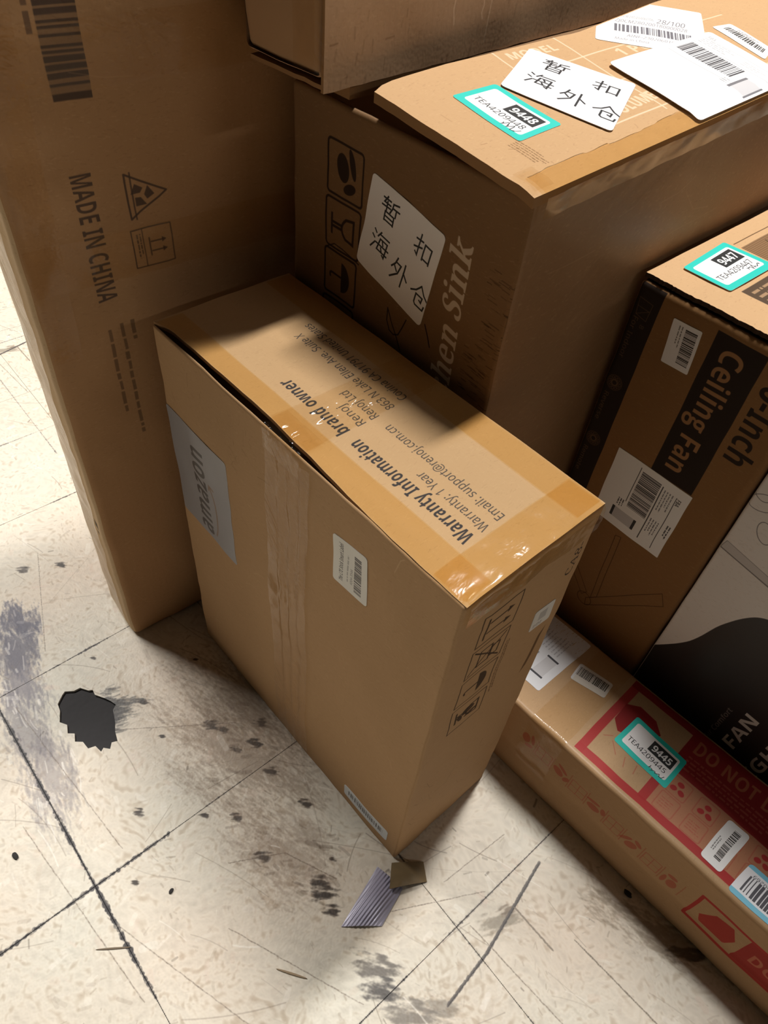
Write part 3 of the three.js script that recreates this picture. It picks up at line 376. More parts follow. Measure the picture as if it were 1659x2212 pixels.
// ---- kitchen sink carton behind it
{
  const k = { x: 0.178, z: 0.2855, w: 0.9, h: 0.744, d: 0.286, yaw: 1.14, seed: 9, amp: 0.003, wear: 0.0012, swell: { nx: 0.001, pz: 0.004 } };
  const rise = (s, t) => 0.0365 * clamp(s, 0, 0.45) * sstep(0.20, 0.08, t);
  k.warp = (p) => { const s = p.x + k.w / 2, t = k.d / 2 - p.z; p.y += (p.y / k.h) * rise(s, t); return p; };
  k.extra = (f, s, t) => f === 'nx' ? 0.004 * Math.exp(-(((s - k.d + 0.012) / 0.008) ** 2)) * noise(t * 30, 2, 5) * sstep(0.5, 0.6, t) : f === 'pz' ? 0.003 * Math.exp(-(((s - 0.02) / 0.02) ** 2)) * noise(t * 26, 4, 5) : 0;
  const g = carton('sink_carton', k, 'large brown kitchen sink carton with white handwritten labels and a raised top flap');
  const kr = [130, 98, 65];  // side kraft darker than the flap: shade is put into the colour
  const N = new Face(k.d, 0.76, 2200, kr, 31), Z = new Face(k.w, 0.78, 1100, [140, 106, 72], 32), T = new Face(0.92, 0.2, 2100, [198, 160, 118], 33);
  N.ds = -0.010;
  const w = 0.0485;
  [[0.0868, 0.687], [0.0862, 0.634], [0.0848, 0.582], [0.084, 0.528]].forEach(([s, t], i) => { boxIcon(N, s, t, w, 0, INK, 0.045, 0.08); [handsIcon, glassIcon, brollyIcon, arrowsUp][i](N, s, t, w, [0, -90, -90, -90][i], INK); });
  N.text('Kitchen Sink', 0.2482, 0.6866, 90, 0.0235, 0.206, 'rgba(206,186,164,0.95)', 'italic bold serif', true);
  N.line([[0.159, 0.5846], [0.1593, 0.5717], [0.164, 0.563], [0.170, 0.561], [0.1763, 0.564], [0.181, 0.575], [0.1848, 0.5854]], 'rgba(30,18,14,0.9)', 0.0012).line([[0.159, 0.5846], [0.166, 0.572], [0.175, 0.560], [0.182, 0.548]], 'rgba(30,18,14,0.9)', 0.0012).line([[0.2085, 0.593], [0.214, 0.583], [0.2181, 0.5738]], 'rgba(30,18,14,0.9)', 0.0014);
  N.line([[0.064, 0.607], [0.075, 0.614], [0.088, 0.613], [0.112, 0.608]], 'rgba(30,18,14,0.8)', 0.0012);
  { const r = rng(77); for (let i = 0; i < 120; i++) { const t = 0.52 + r() * 0.16, s = 0.262 + r() * 0.03 - (t < 0.6 ? 0.006 : -0.004), l = 0.004 + 0.008 * r(); N.line([[s, t], [s + l, t - l * 0.1]], `rgba(40,24,10,${0.15 + 0.4 * r()})`, 0.0004 + 0.0006 * r()); } }
  Z.scuffs(130, 12, 'rgba(200,170,130,A)', 0.1); Z.scuffs(40, 13, 'rgba(80,52,26,A)', 0.06);
  // white table printed on the flap
  const wl = 'rgba(236,206,176,0.85)', L = (a, b, lw = 0.0018) => T.line([a, b], wl, lw);
  L([0.1365, 0.18], [0.1310, 0.1300]); L([0.2190, 0.18], [0.2080, 0.03]); L([0.131, 0.1310], [0.46, 0.1280]); L([0.12, 0.0352], [0.40, 0.0354]); L([0.3937, 0.18], [0.3961, 0.02]); L([0.13, 0.085], [0.40, 0.083], 0.0012);
  T.text('MODEL', 0.1430, 0.1560, -6, 0.0115, 0.062, wl, 'bold sans-serif').text('1 PCS', 0.2555, 0.1140, -3, 0.0135, 0.062, wl, 'bold sans-serif').text('VOLUME', 0.1500, 0.0420, 3, 0.0135, 0.07, wl, 'bold sans-serif');
  T.at(0.030, 0.058, -88, (x) => rows(x, 0, -0.012, 0.042, 5, 0.003, 0.0012, 19, 'rgba(90,60,34,0.55)')); T.scuffs(30, 14, 'rgba(110,76,42,A)', 0.012, [0, 0.02, 0.2, 0.15]);
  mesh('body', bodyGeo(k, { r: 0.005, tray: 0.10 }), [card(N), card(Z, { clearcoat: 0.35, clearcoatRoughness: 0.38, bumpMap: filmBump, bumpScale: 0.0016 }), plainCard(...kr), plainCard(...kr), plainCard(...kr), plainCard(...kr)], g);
  // the front flap stands up along its free edge; s, t measured from the front left corner
  const te = (s) => { const q = [[-0.02, 0.163], [0.006, 0.174], [0.077, 0.176], [0.25, 0.168], [0.41, 0.181], [1, 0.181]]; for (let i = 0; i < q.length - 1; i++) if (s <= q[i + 1][0]) { const u = clamp((s - q[i][0]) / (q[i + 1][0] - q[i][0]), 0, 1); return q[i][1] + (q[i + 1][1] - q[i][1]) * u; } return 0.181; };
  const fl = (s, t, o = 0) => V(s - k.w / 2, 0.750 + 0.0365 * clamp(s, -0.02, 0.45) + 0.1164 * t - 0.0022 * sstep(0.012, 0, t) + 0.0012 * noise(s * 14, t * 16, 3) * sstep(0, 0.02, t) + o, k.d / 2 - t + 0.0015);
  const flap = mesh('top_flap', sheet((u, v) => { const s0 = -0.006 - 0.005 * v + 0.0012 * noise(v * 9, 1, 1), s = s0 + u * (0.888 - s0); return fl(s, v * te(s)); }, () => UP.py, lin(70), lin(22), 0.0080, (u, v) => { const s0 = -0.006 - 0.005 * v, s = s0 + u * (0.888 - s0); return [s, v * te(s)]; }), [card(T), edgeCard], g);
  // flap lying flat at the back
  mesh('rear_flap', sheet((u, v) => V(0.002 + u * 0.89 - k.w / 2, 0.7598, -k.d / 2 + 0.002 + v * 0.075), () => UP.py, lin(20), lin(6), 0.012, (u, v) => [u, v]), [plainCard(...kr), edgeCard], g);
  const lay = (s, t, o) => fl(s, Math.min(t, te(s) - 0.002), o);
  label(g, 'hold_label', k, 'nx', [[0.1151, 0.7025], [0.2084, 0.6834], [0.1930, 0.5880], [0.0985, 0.6130]], holdLabel(1), { r: 0.004, note: 'white label with handwritten Chinese characters on the dark side' });
  label(flap, 'numbered_sticker', k, 'py', [[0.0940, 0.1302], [0.0937, 0.0563], [0.0410, 0.0565], [0.0429, 0.1327]], teaLabel('9448', 5), { r: 0.003, place: lay, note: 'turquoise bordered sticker numbered 9448' });
  label(flap, 'printed_label', k, 'py', [[0.3480, 0.2150], [0.4360, 0.1400], [0.3400, 0.0700], [0.2600, 0.1500]].map((p) => p), art(0.11, 0.1, 5000, (x, w, h) => { write(x, '28/100', 0.060, 0.043, 0.010, 0.030, '#6b6870', 'italic sans-serif'); write(x, '0CM28020400106', 0.024, 0.040, 0.006, 0.034, '#8d8a92'); write(x, 'ZJ0CM280200180000028', 0.018, 0.052, 0.007, 0.074, '#7d7a82', 'italic sans-serif'); bars(x, 0.018, 0.057, 0.078, 0.016, 41, '#6c6a72'); write(x, 'AINF-2302060106-28', 0.030, 0.083, 0.0055, 0.06, '#7d7a82', 'italic sans-serif'); write(x, 'Made in China', 0.018, 0.092, 0.0055, 0.034, '#8d8a92', 'italic sans-serif'); }), { place: lay, note: 'white label marked 28/100' });
  const ship = art(0.168, 0.11, 5000, (x, w, h) => {   // barcode block towards the right end
    x.strokeStyle = '#8f8d92'; x.lineWidth = 0.0006; x.beginPath(); x.moveTo(0.087, 0.006); x.lineTo(0.087, 0.107); x.moveTo(0.131, 0.006); x.lineTo(0.131, 0.107); x.moveTo(0.152, 0.006); x.lineTo(0.152, 0.107); x.stroke();
    bars(x, 0.098, 0.008, 0.029, 0.069, 51, '#3c3a40', false, 0.010);
    x.fillStyle = '#77757a'; x.fillRect(0.079, 0.085, 0.036, 0.0035); x.fillRect(0.079, 0.105, 0.036, 0.002); x.fillStyle = '#cfcdd0'; x.fillRect(0.081, 0.0885, 0.032, 0.0165);
    x.save(); x.translate(0.134, 0.008); x.rotate(Math.PI / 2); rows(x, 0, -0.016, 0.05, 4, 0.004, 0.002, 9, '#b9b7ba'); rows(x, 0.055, -0.012, 0.03, 3, 0.004, 0.002, 10, '#c4c2c4'); write(x, 'FBA', 0, -0.019, 0.0055, 0.010, '#77757a', 'sans-serif'); x.restore();
    x.save(); x.translate(0.092, 0.074); x.rotate(Math.PI / 2); rows(x, 0, 0, 0.010, 3, 0.004, 0.002, 12, '#a9a7aa'); x.restore();
  }, '#f4f3f3');
  label(flap, 'shipping_label', k, 'py', [[0.2236, 0.1074], [0.3922, 0.1030], [0.3830, 0.0005], [0.2150, 0.0005]], ship, { r: 0.005, off: 0.0012, place: (s, t, o) => lay(s, t, o + 0.0020), note: 'large white shipping label with a barcode' });
  label(flap, 'hold_label', k, 'py', [[0.1750, 0.1620], [0.2165, 0.0697], [0.1225, 0.0270], [0.0943, 0.1257]], holdLabel(2), { r: 0.004, off: 0.0016, place: lay, note: 'white label with handwritten Chinese characters on the flap' });
  label(flap, 'barcode_sticker', k, 'py', [[0.4436, 0.1077], [0.4337, 0.0500], [0.4019, 0.0412], [0.4133, 0.1122]], smallCode(0.06, 0.032, 61, { by: 0.3, bh: 0.35 }), { place: lay, note: 'narrow white barcode sticker' });
  // brown tape over the front fold of the flap
  tape(g, 'packing_tape', (u, v) => { const s = 0.004 + v * 0.86, q0 = 0.020 - u * 0.038, wob = 0.004 * noise(s * 12, 1, 2); return q0 > 0 ? fl(s, Math.min(q0, 0.018 + wob)) : V(s - k.w / 2 , 0.748 + 0.0365 * clamp(s, 0, 0.45) + q0, k.d / 2 + 0.004); }, 26, 150, tapeMat, 0.0014, 21, 'crinkled brown tape over the front fold');
  tape(g, 'packing_tape', (u, v) => fl(-0.0035 + 0.022 * u, 0.003 + 0.022 * v, 0.0006), 14, 14, clearTape, 0.0012, 23, 'crumpled clear tape on the corner');
  shade(g);
}
// ---- carton lying on top of it
{
  const k = { x: 0.1375, z: 0.083, w: 1.0, h: 0.36, d: 0.095, yaw: 4, y0: 0.7602, seed: 14, amp: 0.003, wear: 0.0014 };
  const g = carton('stained_carton', k, 'brown carton with drip marks and a crushed corner, resting on the kitchen sink carton');
  const kr = [178, 142, 108], Z = new Face(k.w, k.h, 1500, kr, 41);
  for (const [s, t0, t1] of [[0.156, 0.03, 0.2], [0.150, 0.055, 0.2], [0.206, 0.01, 0.16], [0.196, 0.03, 0.1]]) { const r = rng(t0 * 1e4); const pts = []; for (let i = 0; i <= 14; i++) pts.push([s + (r() - 0.5) * 0.003, t0 + (t1 - t0) * i / 14]); Z.line(pts, 'rgba(226,196,166,0.5)', 0.0014); }
  { const r = rng(99); for (let i = 0; i < 110; i++) { const s = r() * 0.6, t = Math.pow(r(), 2.2) * 0.06; Z.line([[s, t], [s + 0.002 * r(), t + 0.004 + 0.006 * r()]], `rgba(84,58,34,${0.06 + 0.16 * r()})`, 0.001 + 0.002 * r()); } for (let i = 0; i < 40; i++) { const s = r() * 0.6, t = 0.02 + r() * 0.1; Z.line([[s, t], [s + 0.004 + 0.012 * r(), t + 0.001]], `rgba(80,52,28,${0.1 + 0.25 * r()})`, 0.0012); } }
  k.extra = (f, s, t) => f === 'nx' ? -0.005 * sstep(0.05, 0.0, t) : 0;
  mesh('body', bodyGeo(k, { r: 0.007, y0: 0.009, h: 0.351 }), [plainCard(172, 134, 96), card(Z), plainCard(...kr), plainCard(...kr), plainCard(...kr), plainCard(...kr)], g);
  mesh('front_panel', sheet((u, v) => V(0.0015 + u * 0.99 - k.w / 2, 0.0008 + v * 0.352 + 0.0012 * noise(u * 40, v * 3, 2) * (1 - v), k.d / 2 + 0.0038 + 0.0012 * noise(u * 14, v * 5, 7)), () => UP.pz, lin(90), lin(30), 0.003, (u, v) => [0.0015 + u * 0.99, 0.0008 + v * 0.352]), [card(Z), edgeCard], g);
  mesh('bottom_flap', sheet((u, v) => V(0.007 + u * 0.97 - k.w / 2, 0.0040 + 0.0012 * noise(u * 60, v * 6, 5), -k.d / 2 + v * (k.d - 0.002)), () => UP.py, lin(70), lin(8), 0.0035, (u, v) => [u, v]), [plainCard(110, 80, 52), edgeCard], g);  // flap colour darkened to paint the shade of the open gap
  tape(g, 'packing_tape', (u, v) => { const q = u * 0.05 - 0.028; return q < 0 ? V(-k.w / 2 - 0.0012 , 0.014 + v * 0.33, k.d / 2 + q) : V(-k.w / 2 + q, 0.014 + v * 0.33, k.d / 2 + 0.0012); }, 24, 40, clearTape, 0.0009, 31, 'clear tape down the crushed corner');
  shade(g);
}
// ---- tall thin carton at the left
{
  const k = { x: -0.0871, z: -0.0611, w: 0.40, h: 1.2, d: 0.091, yaw: -4, seed: 17, amp: 0.004, wear: 0.0013, swell: { pz: 0.004, nx: 0.002 } };
  const g = carton('tall_carton', k, 'tall thin brown carton at the left printed MADE IN CHINA down its front');
  const kr = [174, 134, 94], Z = new Face(k.w, k.h, 1600, kr, 51), N = new Face(k.d, k.h, 1200, [200, 170, 132], 52), ik = 'rgba(74,58,50,0.82)';
  Z.at(0.0775, 0.7385, -90, (x) => { x.fillStyle = 'rgba(80,62,52,0.35)'; x.fillRect(-0.15, -0.0175, 0.15, 0.032); bars(x, -0.15, -0.0175, 0.15, 0.032, 71, ik, true, 0.014); rows(x, -0.15, 0.018, 0.15, 1, 0.004, 0.006, 72, 'rgba(80,60,48,0.6)'); });
  Z.text('MADE IN CHINA', 0.0612, 0.6800, -90, 0.0185, 0.1255, ik, 'bold sans-serif');
  Z.at(0.125, 0.651, -90, (x) => { x.strokeStyle = ik; x.fillStyle = ik; x.lineWidth = 0.0018; const w = 0.04; x.beginPath(); x.moveTo(0, -0.55 * w); x.lineTo(0.52 * w, 0.4 * w); x.lineTo(-0.52 * w, 0.4 * w); x.closePath(); x.lineJoin = 'round'; x.stroke(); x.lineWidth = 0.0014; x.beginPath(); x.moveTo(-0.56 * w, 0.27 * w); x.lineTo(0.56 * w, 0.27 * w); x.stroke(); for (const a of [0, 2.09, 4.19]) { x.save(); x.translate(0, 0.06 * w); x.rotate(a); x.beginPath(); x.moveTo(-0.2 * w, -0.16 * w); x.lineTo(0.02 * w, -0.3 * w); x.lineTo(0.12 * w, -0.12 * w); x.lineTo(0, -0.06 * w); x.fill(); x.restore(); } });
  Z.rect(0.1050, 0.5810, 0.1460, 0.6195, null, ik, 0.0012).line([[0.1160, 0.5810], [0.1160, 0.6195]], ik, 0.0009); arrowsUp(Z, 0.131, 0.600, 0.026, -90, ik); Z.at(0.107, 0.615, -90, (x) => rows(x, 0, -0.007, 0.03, 2, 0.003, 0.0015, 12, ik));
  for (const [s, a, b] of [[0.0625, 0.523, 0.352], [0.0760, 0.527, 0.318], [0.0880, 0.528, 0.497]]) Z.at(s, a, -90, (x) => rows(x, 0, -0.0045, (a - b) * 1.05, 1, 0.005, 0.0045, s * 1e4, 'rgba(84,62,44,0.55)'));
  Z.scuffs(60, 22, 'rgba(206,170,126,A)', 0.05);
  N.at(0.060, 0.228, 0, (x) => { x.fillStyle = 'rgba(60,50,44,0.8)'; x.fillRect(0, -0.012, 0.012, 0.012); x.fillRect(0.003, 0.006, 0.007, 0.006); });
  mesh('body', bodyGeo(k, { r: 0.010 }), [card(N), card(Z), plainCard(...kr), plainCard(...kr), plainCard(...kr), plainCard(...kr)], g);
  // clear tape: two bands round the carton, one crooked upright strip and the sealed left side
  const strip = (a, b, c, e, seed, note) => tape(g, 'clear_tape', (u, v) => surf(k, 'pz', 0.004 + (k.w - 0.008) * v, a + (b - a) * u + (c + (e - c) * u) * v), 8, 60, clearTape, 0.0005, seed, note);
  strip(0.575, 0.622, 0.0, 0.0, 41, 'clear tape band round the carton'); strip(0.742, 0.792, 0.012, 0.012, 43, 'clear tape band round the upper part');
  tape(g, 'clear_tape', (u, v) => surf(k, 'pz', 0.004 + 0.052 * u * (0.55 + 0.45 * v) , 0.50 + 0.5 * v), 10, 60, clearTape, 0.0005, 45, 'crooked upright strip of clear tape');
  tape(g, 'clear_tape', (u, v) => surf(k, 'nx', 0.018 + 0.050 * u + 0.004 * noise(v * 9, 2, 3), 0.006 + 1.0 * v), 10, 120, clearTape, 0.0011, 47, 'wrinkled clear tape sealing the left side');
  shade(g);
}
// ---- long flat carton with red print on the floor
{
  const k = { x: 0.2008 + 0.8 * Math.tan(1.6 * R), z: 1.2, w: 0.151, h: 0.1498, d: 0.9, yaw: 1.6, seed: 23, amp: 0.003, wear: 0.001, swell: { nx: 0.004 } };
  k.extra = (f, s, t) => f === 'nx' ? -0.004 * Math.exp(-(((t - 0.055 + 0.01 * noise(s * 6, 1, 1)) / 0.010) ** 2)) + 0.002 * Math.exp(-(((t - 0.03) / 0.012) ** 2)) : 0;
  const g = carton('flat_carton', k, 'long low brown carton with red DO NOT DROP print along the right floor edge');
  const kr = [182, 148, 110], T = new Face(k.w, k.d, 2200, kr, 61), N = new Face(k.d, k.h, 2000, [174, 138, 100], 62);
  const red = 'rgba(168,42,44,0.92)', deep = 'rgba(140,22,24,0.95)', pale = 'rgba(172,72,58,0.45)';
  // top: red frame, boulder, block with the warning, rows of handling marks
  T.rect(0.0095, 0.02, 0.0205, 0.700, red).rect(0.0095, 0.689, 0.146, 0.700, red).rect(0.135, 0.02, 0.146, 0.700, deep).rect(0.018, 0.604, 0.080, 0.615, red);
  T.poly([[0.108, 0.690], [0.118, 0.675], [0.116, 0.650], [0.104, 0.636], [0.088, 0.640], [0.076, 0.655], [0.068, 0.676], [0.080, 0.688]], deep);
  for (const [a, b] of [[[0.040, 0.660], [0.052, 0.672]], [[0.034, 0.645], [0.046, 0.650]], [[0.05, 0.684], [0.058, 0.676]], [[0.036, 0.632], [0.048, 0.634]]]) T.line([a, b], pale, 0.0012);
  T.rect(0.078, 0.02, 0.146, 0.609, deep); T.rect(0.0205, 0.02, 0.078, 0.604, 'rgba(168,70,52,0.34)');
  T.text('DO NOT DROP', 0.1150, 0.6000, -90, 0.0200, 0.150, 'rgba(184,120,78,0.75)', 'bold sans-serif');
  T.at(0.108, 0.598, -90, (x) => rows(x, 0, 0, 0.17, 4, 0.006, 0.003, 81, 'rgba(190,112,84,0.55)'));
  for (let i = 0; i < 6; i++) for (let j = 0; j < 2; j++) { const t = 0.585 - i * 0.036, s = 0.034 + j * 0.028; boxIcon(T, s, t, 0.025, -90, pale, 0.05); if (j) { T.at(s, t, -90, (x) => { x.fillStyle = red; for (const [a, b] of [[0, -0.005], [-0.005, 0.004], [0.005, 0.004]]) { x.beginPath(); x.ellipse(a, b, 0.0042, 0.0034, a * 90, 0, 7); x.fill(); } }); } else T.at(s, t, -90, (x) => rows(x, -0.009, -0.006, 0.018, 4, 0.0036, 0.0016, i + 5, pale)); }
  // side: a row of faint red marks, then the warning frame again
  for (let i = 0; i < 9; i++) { const s = 0.150 + i * 0.0275, t = 0.1035 - i * 0.0022; if (i % 2) { boxIcon(N, s, t, 0.022, 0, pale, 0.06, 0.04); N.line([[s - 0.011, t], [s + 0.011, t]], pale, 0.001); N.line([[s, t - 0.011], [s, t + 0.011]], pale, 0.001); } else handsIcon(N, s, t, 0.034, 20 * i, 'rgba(166,60,46,0.5)'); N.line([[s + 0.0137, t - 0.015], [s + 0.0137, t + 0.015]], 'rgba(160,60,44,0.35)', 0.0012); }
  N.rect(0.402, 0.048, 0.88, 0.112, null, 'rgba(166,40,34,0.9)', 0.004).poly([[0.418, 0.060], [0.412, 0.078], [0.424, 0.100], [0.444, 0.104], [0.454, 0.086], [0.448, 0.062]], 'rgba(160,44,36,0.9)').rect(0.462, 0.05, 0.88, 0.11, 'rgba(156,40,34,0.9)').text('DO NOT DROP', 0.472, 0.074, 0, 0.02, 0.16, 'rgba(190,120,90,0.8)', 'bold sans-serif');
  mesh('body', bodyGeo(k, { r: 0.006 }), [card(N), plainCard(...kr), card(T, { clearcoat: 0.25, clearcoatRoughness: 0.35 }), plainCard(...kr), plainCard(...kr), plainCard(...kr)], g);
  label(g, 'numbered_sticker', k, 'py', [[0.1037, 0.6700], [0.0984, 0.5950], [0.0487, 0.5960], [0.0540, 0.6725]], teaLabel('9445', 9), { note: 'turquoise bordered sticker numbered 9445' });
  label(g, 'barcode_sticker', k, 'py', [[0.0139, 0.5302], [0.0751, 0.5262], [0.0753, 0.5000], [0.0135, 0.5040]], smallCode(0.061, 0.026, 91, { by: 0.42, bh: 0.3, bx: 0.15, bw: 0.75 }), { r: 0.004, note: 'white barcode sticker with round corners' });
  label(g, 'address_sticker', k, 'py', [[0.0495, 0.4854], [0.0495, 0.3954], [0.0056, 0.4000], [0.0056, 0.4900]], art(0.09, 0.044, 7000, (x, w, h) => { x.fillStyle = '#7cc3dc'; x.fillRect(0, 0, w, 0.0055); x.fillRect(0, h - 0.0065, w, 0.0065); bars(x, 0.008, 0.0125, 0.074, 0.022, 95, '#55535a', true, 0.014); x.save(); x.translate(0.030, 0.0085); x.rotate(Math.PI); write(x, '50269', 0, 0, 0.0042, 0.02, '#55535a'); x.restore(); }, '#efeef2'), { r: 0.004, note: 'white sticker edged in light blue with a barcode' });
  label(g, 'shipping_label', k, 'py', [[0.034, 0.872], [0.143, 0.868], [0.1425, 0.7700], [0.0350, 0.7761]], art(0.109, 0.1, 5000, (x) => { x.fillStyle = '#d2d0d2'; x.fillRect(0.018, 0.072, 0.034, 0.017); x.fillStyle = '#3c3b40'; x.fillRect(0.0165, 0.071, 0.003, 0.019); x.fillRect(0.0515, 0.071, 0.003, 0.019); rows(x, 0.06, 0.04, 0.04, 9, 0.005, 0.002, 14, '#c2c0c4'); bars(x, 0.018, 0.012, 0.03, 0.05, 15, '#8d8b90', false); const r = rng(6); for (let i = 0; i < 90; i++) { x.fillStyle = `rgba(178,142,100,${0.2 + 0.5 * r()})`; x.fillRect(0.075 + 0.034 * r(), 0.1 * r(), 0.001 + 0.006 * r(), 0.0006); } }, '#e3e3e6'), { note: 'scraped white label' });
  label(g, 'barcode_sticker', k, 'py', [[0.1109, 0.7642], [0.1167, 0.7163], [0.0918, 0.7135], [0.0825, 0.7606]], smallCode(0.05, 0.027, 99, { by: 0.15, bh: 0.5, bx: 0.06, bw: 0.86, bg: '#dddbdb' }), { note: 'torn white barcode sticker' });
  tape(g, 'clear_tape', (u, v) => { const q0 = 0.15 - v * 0.26, t = 0.708 + 0.05 * u; if (q0 > 0) return surf(k, 'py', q0, t); const o = -q0; return surf(k, 'nx', k.d - t, k.h - 0.002 - o * 0.9, 0.001); }, 12, 60, clearTape, 0.0006, 51, 'clear tape across the top and down the side');
  shade(g);
}
// ---- ceiling fan carton
{
  const k = { x: 0.372, z: 0.4837, w: 0.4, h: 0.6285, d: 0.191, yaw: 0, seed: 29, amp: 0.0022, wear: 0.0008 };
  const g = carton('fan_carton', k, 'brown carton printed Ceiling Fan in tan on a dark block');
  const kr = [140, 102, 62], N = new Face(k.d, k.h, 2400, kr, 71), T = new Face(k.w, k.d, 2200, [204, 166, 124], 72), blk = 'rgb(44,32,24)', ln = 'rgba(70,44,22,0.85)';  // side face darkened against the flap, its shade painted into the kraft
  N.rect(0, 0, 0.030, k.h, blk);
  const faint = 'rgba(116,88,62,0.75)';
  N.line([[0.006, 0.606], [0.022, 0.604], [0.021, 0.585], [0.008, 0.588], [0.006, 0.606]], faint, 0.0006).line([[0.007, 0.597], [0.021, 0.596], [0.008, 0.588]], faint, 0.0006).text('8', 0.0165, 0.580, -90, 0.005, 0.005, faint).text('For Indoor', 0.0065, 0.586, -90, 0.006, 0.05, faint);
  [[0.014, 0.505], [0.014, 0.425]].forEach(([s, t], i) => { N.at(s, t, -90, (x) => { x.strokeStyle = faint; x.lineWidth = 0.0006; for (let a = 0; a < 6; a++) { x.beginPath(); x.ellipse(0, 0, 0.008, 0.003, a * 0.52, 0, 7); x.stroke(); } x.beginPath(); x.ellipse(0, 0, 0.009, 0.009, 0, 0, 7); x.stroke(); }); N.text(['Reverse', 'Remote'][i], 0.0065, t - 0.014, -90, 0.006, 0.04, faint); });
  N.rect(0.0905, 0.4355, 0.1420, 0.6135, blk);
  N.text('Ceiling Fan', 0.1020, 0.6030, -90, 0.0235, 0.1555, 'rgb(160,118,78)', 'bold sans-serif').text('50-Inch', 0.1495, 0.6075, -90, 0.0265, 0.112, blk, 'bold sans-serif');
  N.poly([[0.0880, 0.1892], [0.1696, 0.2858], [0.1781, 0.2692], [0.0905, 0.1757]], null, ln, 0.0008).poly([[0.0937, 0.1954], [0.0875, 0.3195], [0.0949, 0.3220], [0.1010, 0.205]], null, ln, 0.0008).poly([[0.08, 0.19], [0.02, 0.26], [0.028, 0.268], [0.086, 0.2]], null, ln, 0.0008); N.at(0.086, 0.186, 0, (x) => { x.strokeStyle = ln; x.lineWidth = 0.0009; x.beginPath(); x.ellipse(0, 0, 0.011, 0.011, 0, 0, 7); x.stroke(); });
  T.poly([[0.0525, 0.1145], [0.16, 0.1145], [0.16, 0.060], [0.0525, 0.060]], 'rgb(88,70,54)').line([[0.134, 0.1695], [0.30, 0.1687]], ln, 0.001);
  { T.rect(0.134, 0.125, 0.24, 0.161, 'rgba(120,88,60,0.75)'); for (let i = 0; i < 14; i++) T.line([[0.134, 0.1265 + i * 0.0025], [0.24, 0.1265 + i * 0.0025]], 'rgba(80,56,36,0.7)', 0.0005); for (let i = 0; i < 3; i++) T.line([[0.165 + i * 0.012, 0.131], [0.175 + i * 0.01, 0.155]], 'rgba(50,34,22,0.8)', 0.0012); T.at(0.06, 0.108, 0, (x) => rows(x, 0, 0, 0.09, 6, 0.008, 0.004, 33, 'rgba(200,164,124,0.7)')); T.rect(0.25, 0.06, 0.36, 0.16, null, ln, 0.001); }
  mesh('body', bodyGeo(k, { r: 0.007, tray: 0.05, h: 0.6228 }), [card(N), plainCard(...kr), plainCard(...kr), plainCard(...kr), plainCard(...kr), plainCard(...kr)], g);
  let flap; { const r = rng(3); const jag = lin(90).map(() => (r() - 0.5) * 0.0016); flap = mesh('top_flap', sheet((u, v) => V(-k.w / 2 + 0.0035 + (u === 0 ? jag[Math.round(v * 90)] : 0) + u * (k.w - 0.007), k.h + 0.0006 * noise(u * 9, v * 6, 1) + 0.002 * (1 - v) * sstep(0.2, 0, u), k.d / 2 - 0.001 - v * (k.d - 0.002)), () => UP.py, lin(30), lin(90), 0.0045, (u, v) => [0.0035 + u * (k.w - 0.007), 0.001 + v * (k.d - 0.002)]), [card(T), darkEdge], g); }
  const lay = (s, t, o) => V(s - k.w / 2, k.h + 0.0012 + o, k.d / 2 - t);
  label(flap, 'numbered_sticker', k, 'py', [[0.0396, 0.1721], [0.1247, 0.1767], [0.1280, 0.1190], [0.0405, 0.1200]], teaLabel('9447', 12), { place: lay, off: 0.0009, note: 'turquoise bordered sticker numbered 9447' });
  label(g, 'barcode_sticker', k, 'nx', [[0.0469, 0.6038], [0.0780, 0.6045], [0.0820, 0.5575], [0.0513, 0.5556]], art(0.031, 0.047, 9000, (x) => { bars(x, 0.0150, 0.0048, 0.0128, 0.036, 17, '#3a3634', false, 0.014); x.save(); x.translate(0.006, 0.004); x.rotate(Math.PI / 2); rows(x, 0, -0.006, 0.03, 2, 0.003, 0.0014, 18, '#8d8784'); x.restore(); }, '#efedec'), { r: 0.0015, note: 'white sticker with an upright barcode' });
  label(g, 'shipping_label', k, 'nx', [[0.0484, 0.4364], [0.1449, 0.4343], [0.1439, 0.3301], [0.0490, 0.3325]], art(0.0965, 0.1042, 6000, (x) => {
    bars(x, 0.036, 0.0095, 0.0255, 0.057, 27, '#48464a', false, 0.011);
    x.fillStyle = '#2c2b2e'; x.fillRect(0.0205, 0.0765, 0.0035, 0.0155); x.fillRect(0.0510, 0.0765, 0.0035, 0.0155); x.fillStyle = '#c2c0c2'; x.fillRect(0.0240, 0.0765, 0.0270, 0.0155);
    x.fillStyle = '#4a484b'; x.fillRect(0.0635, 0.0105, 0.0013, 0.086); x.fillRect(0.0825, 0.0125, 0.0009, 0.086); x.fillRect(0.0325, 0.006, 0.0009, 0.055);
    x.save(); x.translate(0.079, 0.013); x.rotate(Math.PI / 2); rows(x, 0, 0, 0.034, 4, 0.0034, 0.0016, 28, '#8a888c'); rows(x, 0.045, 0, 0.03, 4, 0.0034, 0.0016, 29, '#77757a'); write(x, 'FBA', 0, -0.005, 0.005, 0.010, '#3a383b', 'bold sans-serif'); rows(x, 0.04, -0.014, 0.022, 2, 0.003, 0.0018, 30, '#5a585b'); x.restore();
    x.save(); x.translate(0.031, 0.061); x.rotate(Math.PI / 2); rows(x, 0, 0, 0.012, 3, 0.003, 0.0016, 31, '#5a585b'); x.restore();
  }, '#eeedec'), { r: 0.001, note: 'white shipping label with a barcode block' });
  shade(g);
}
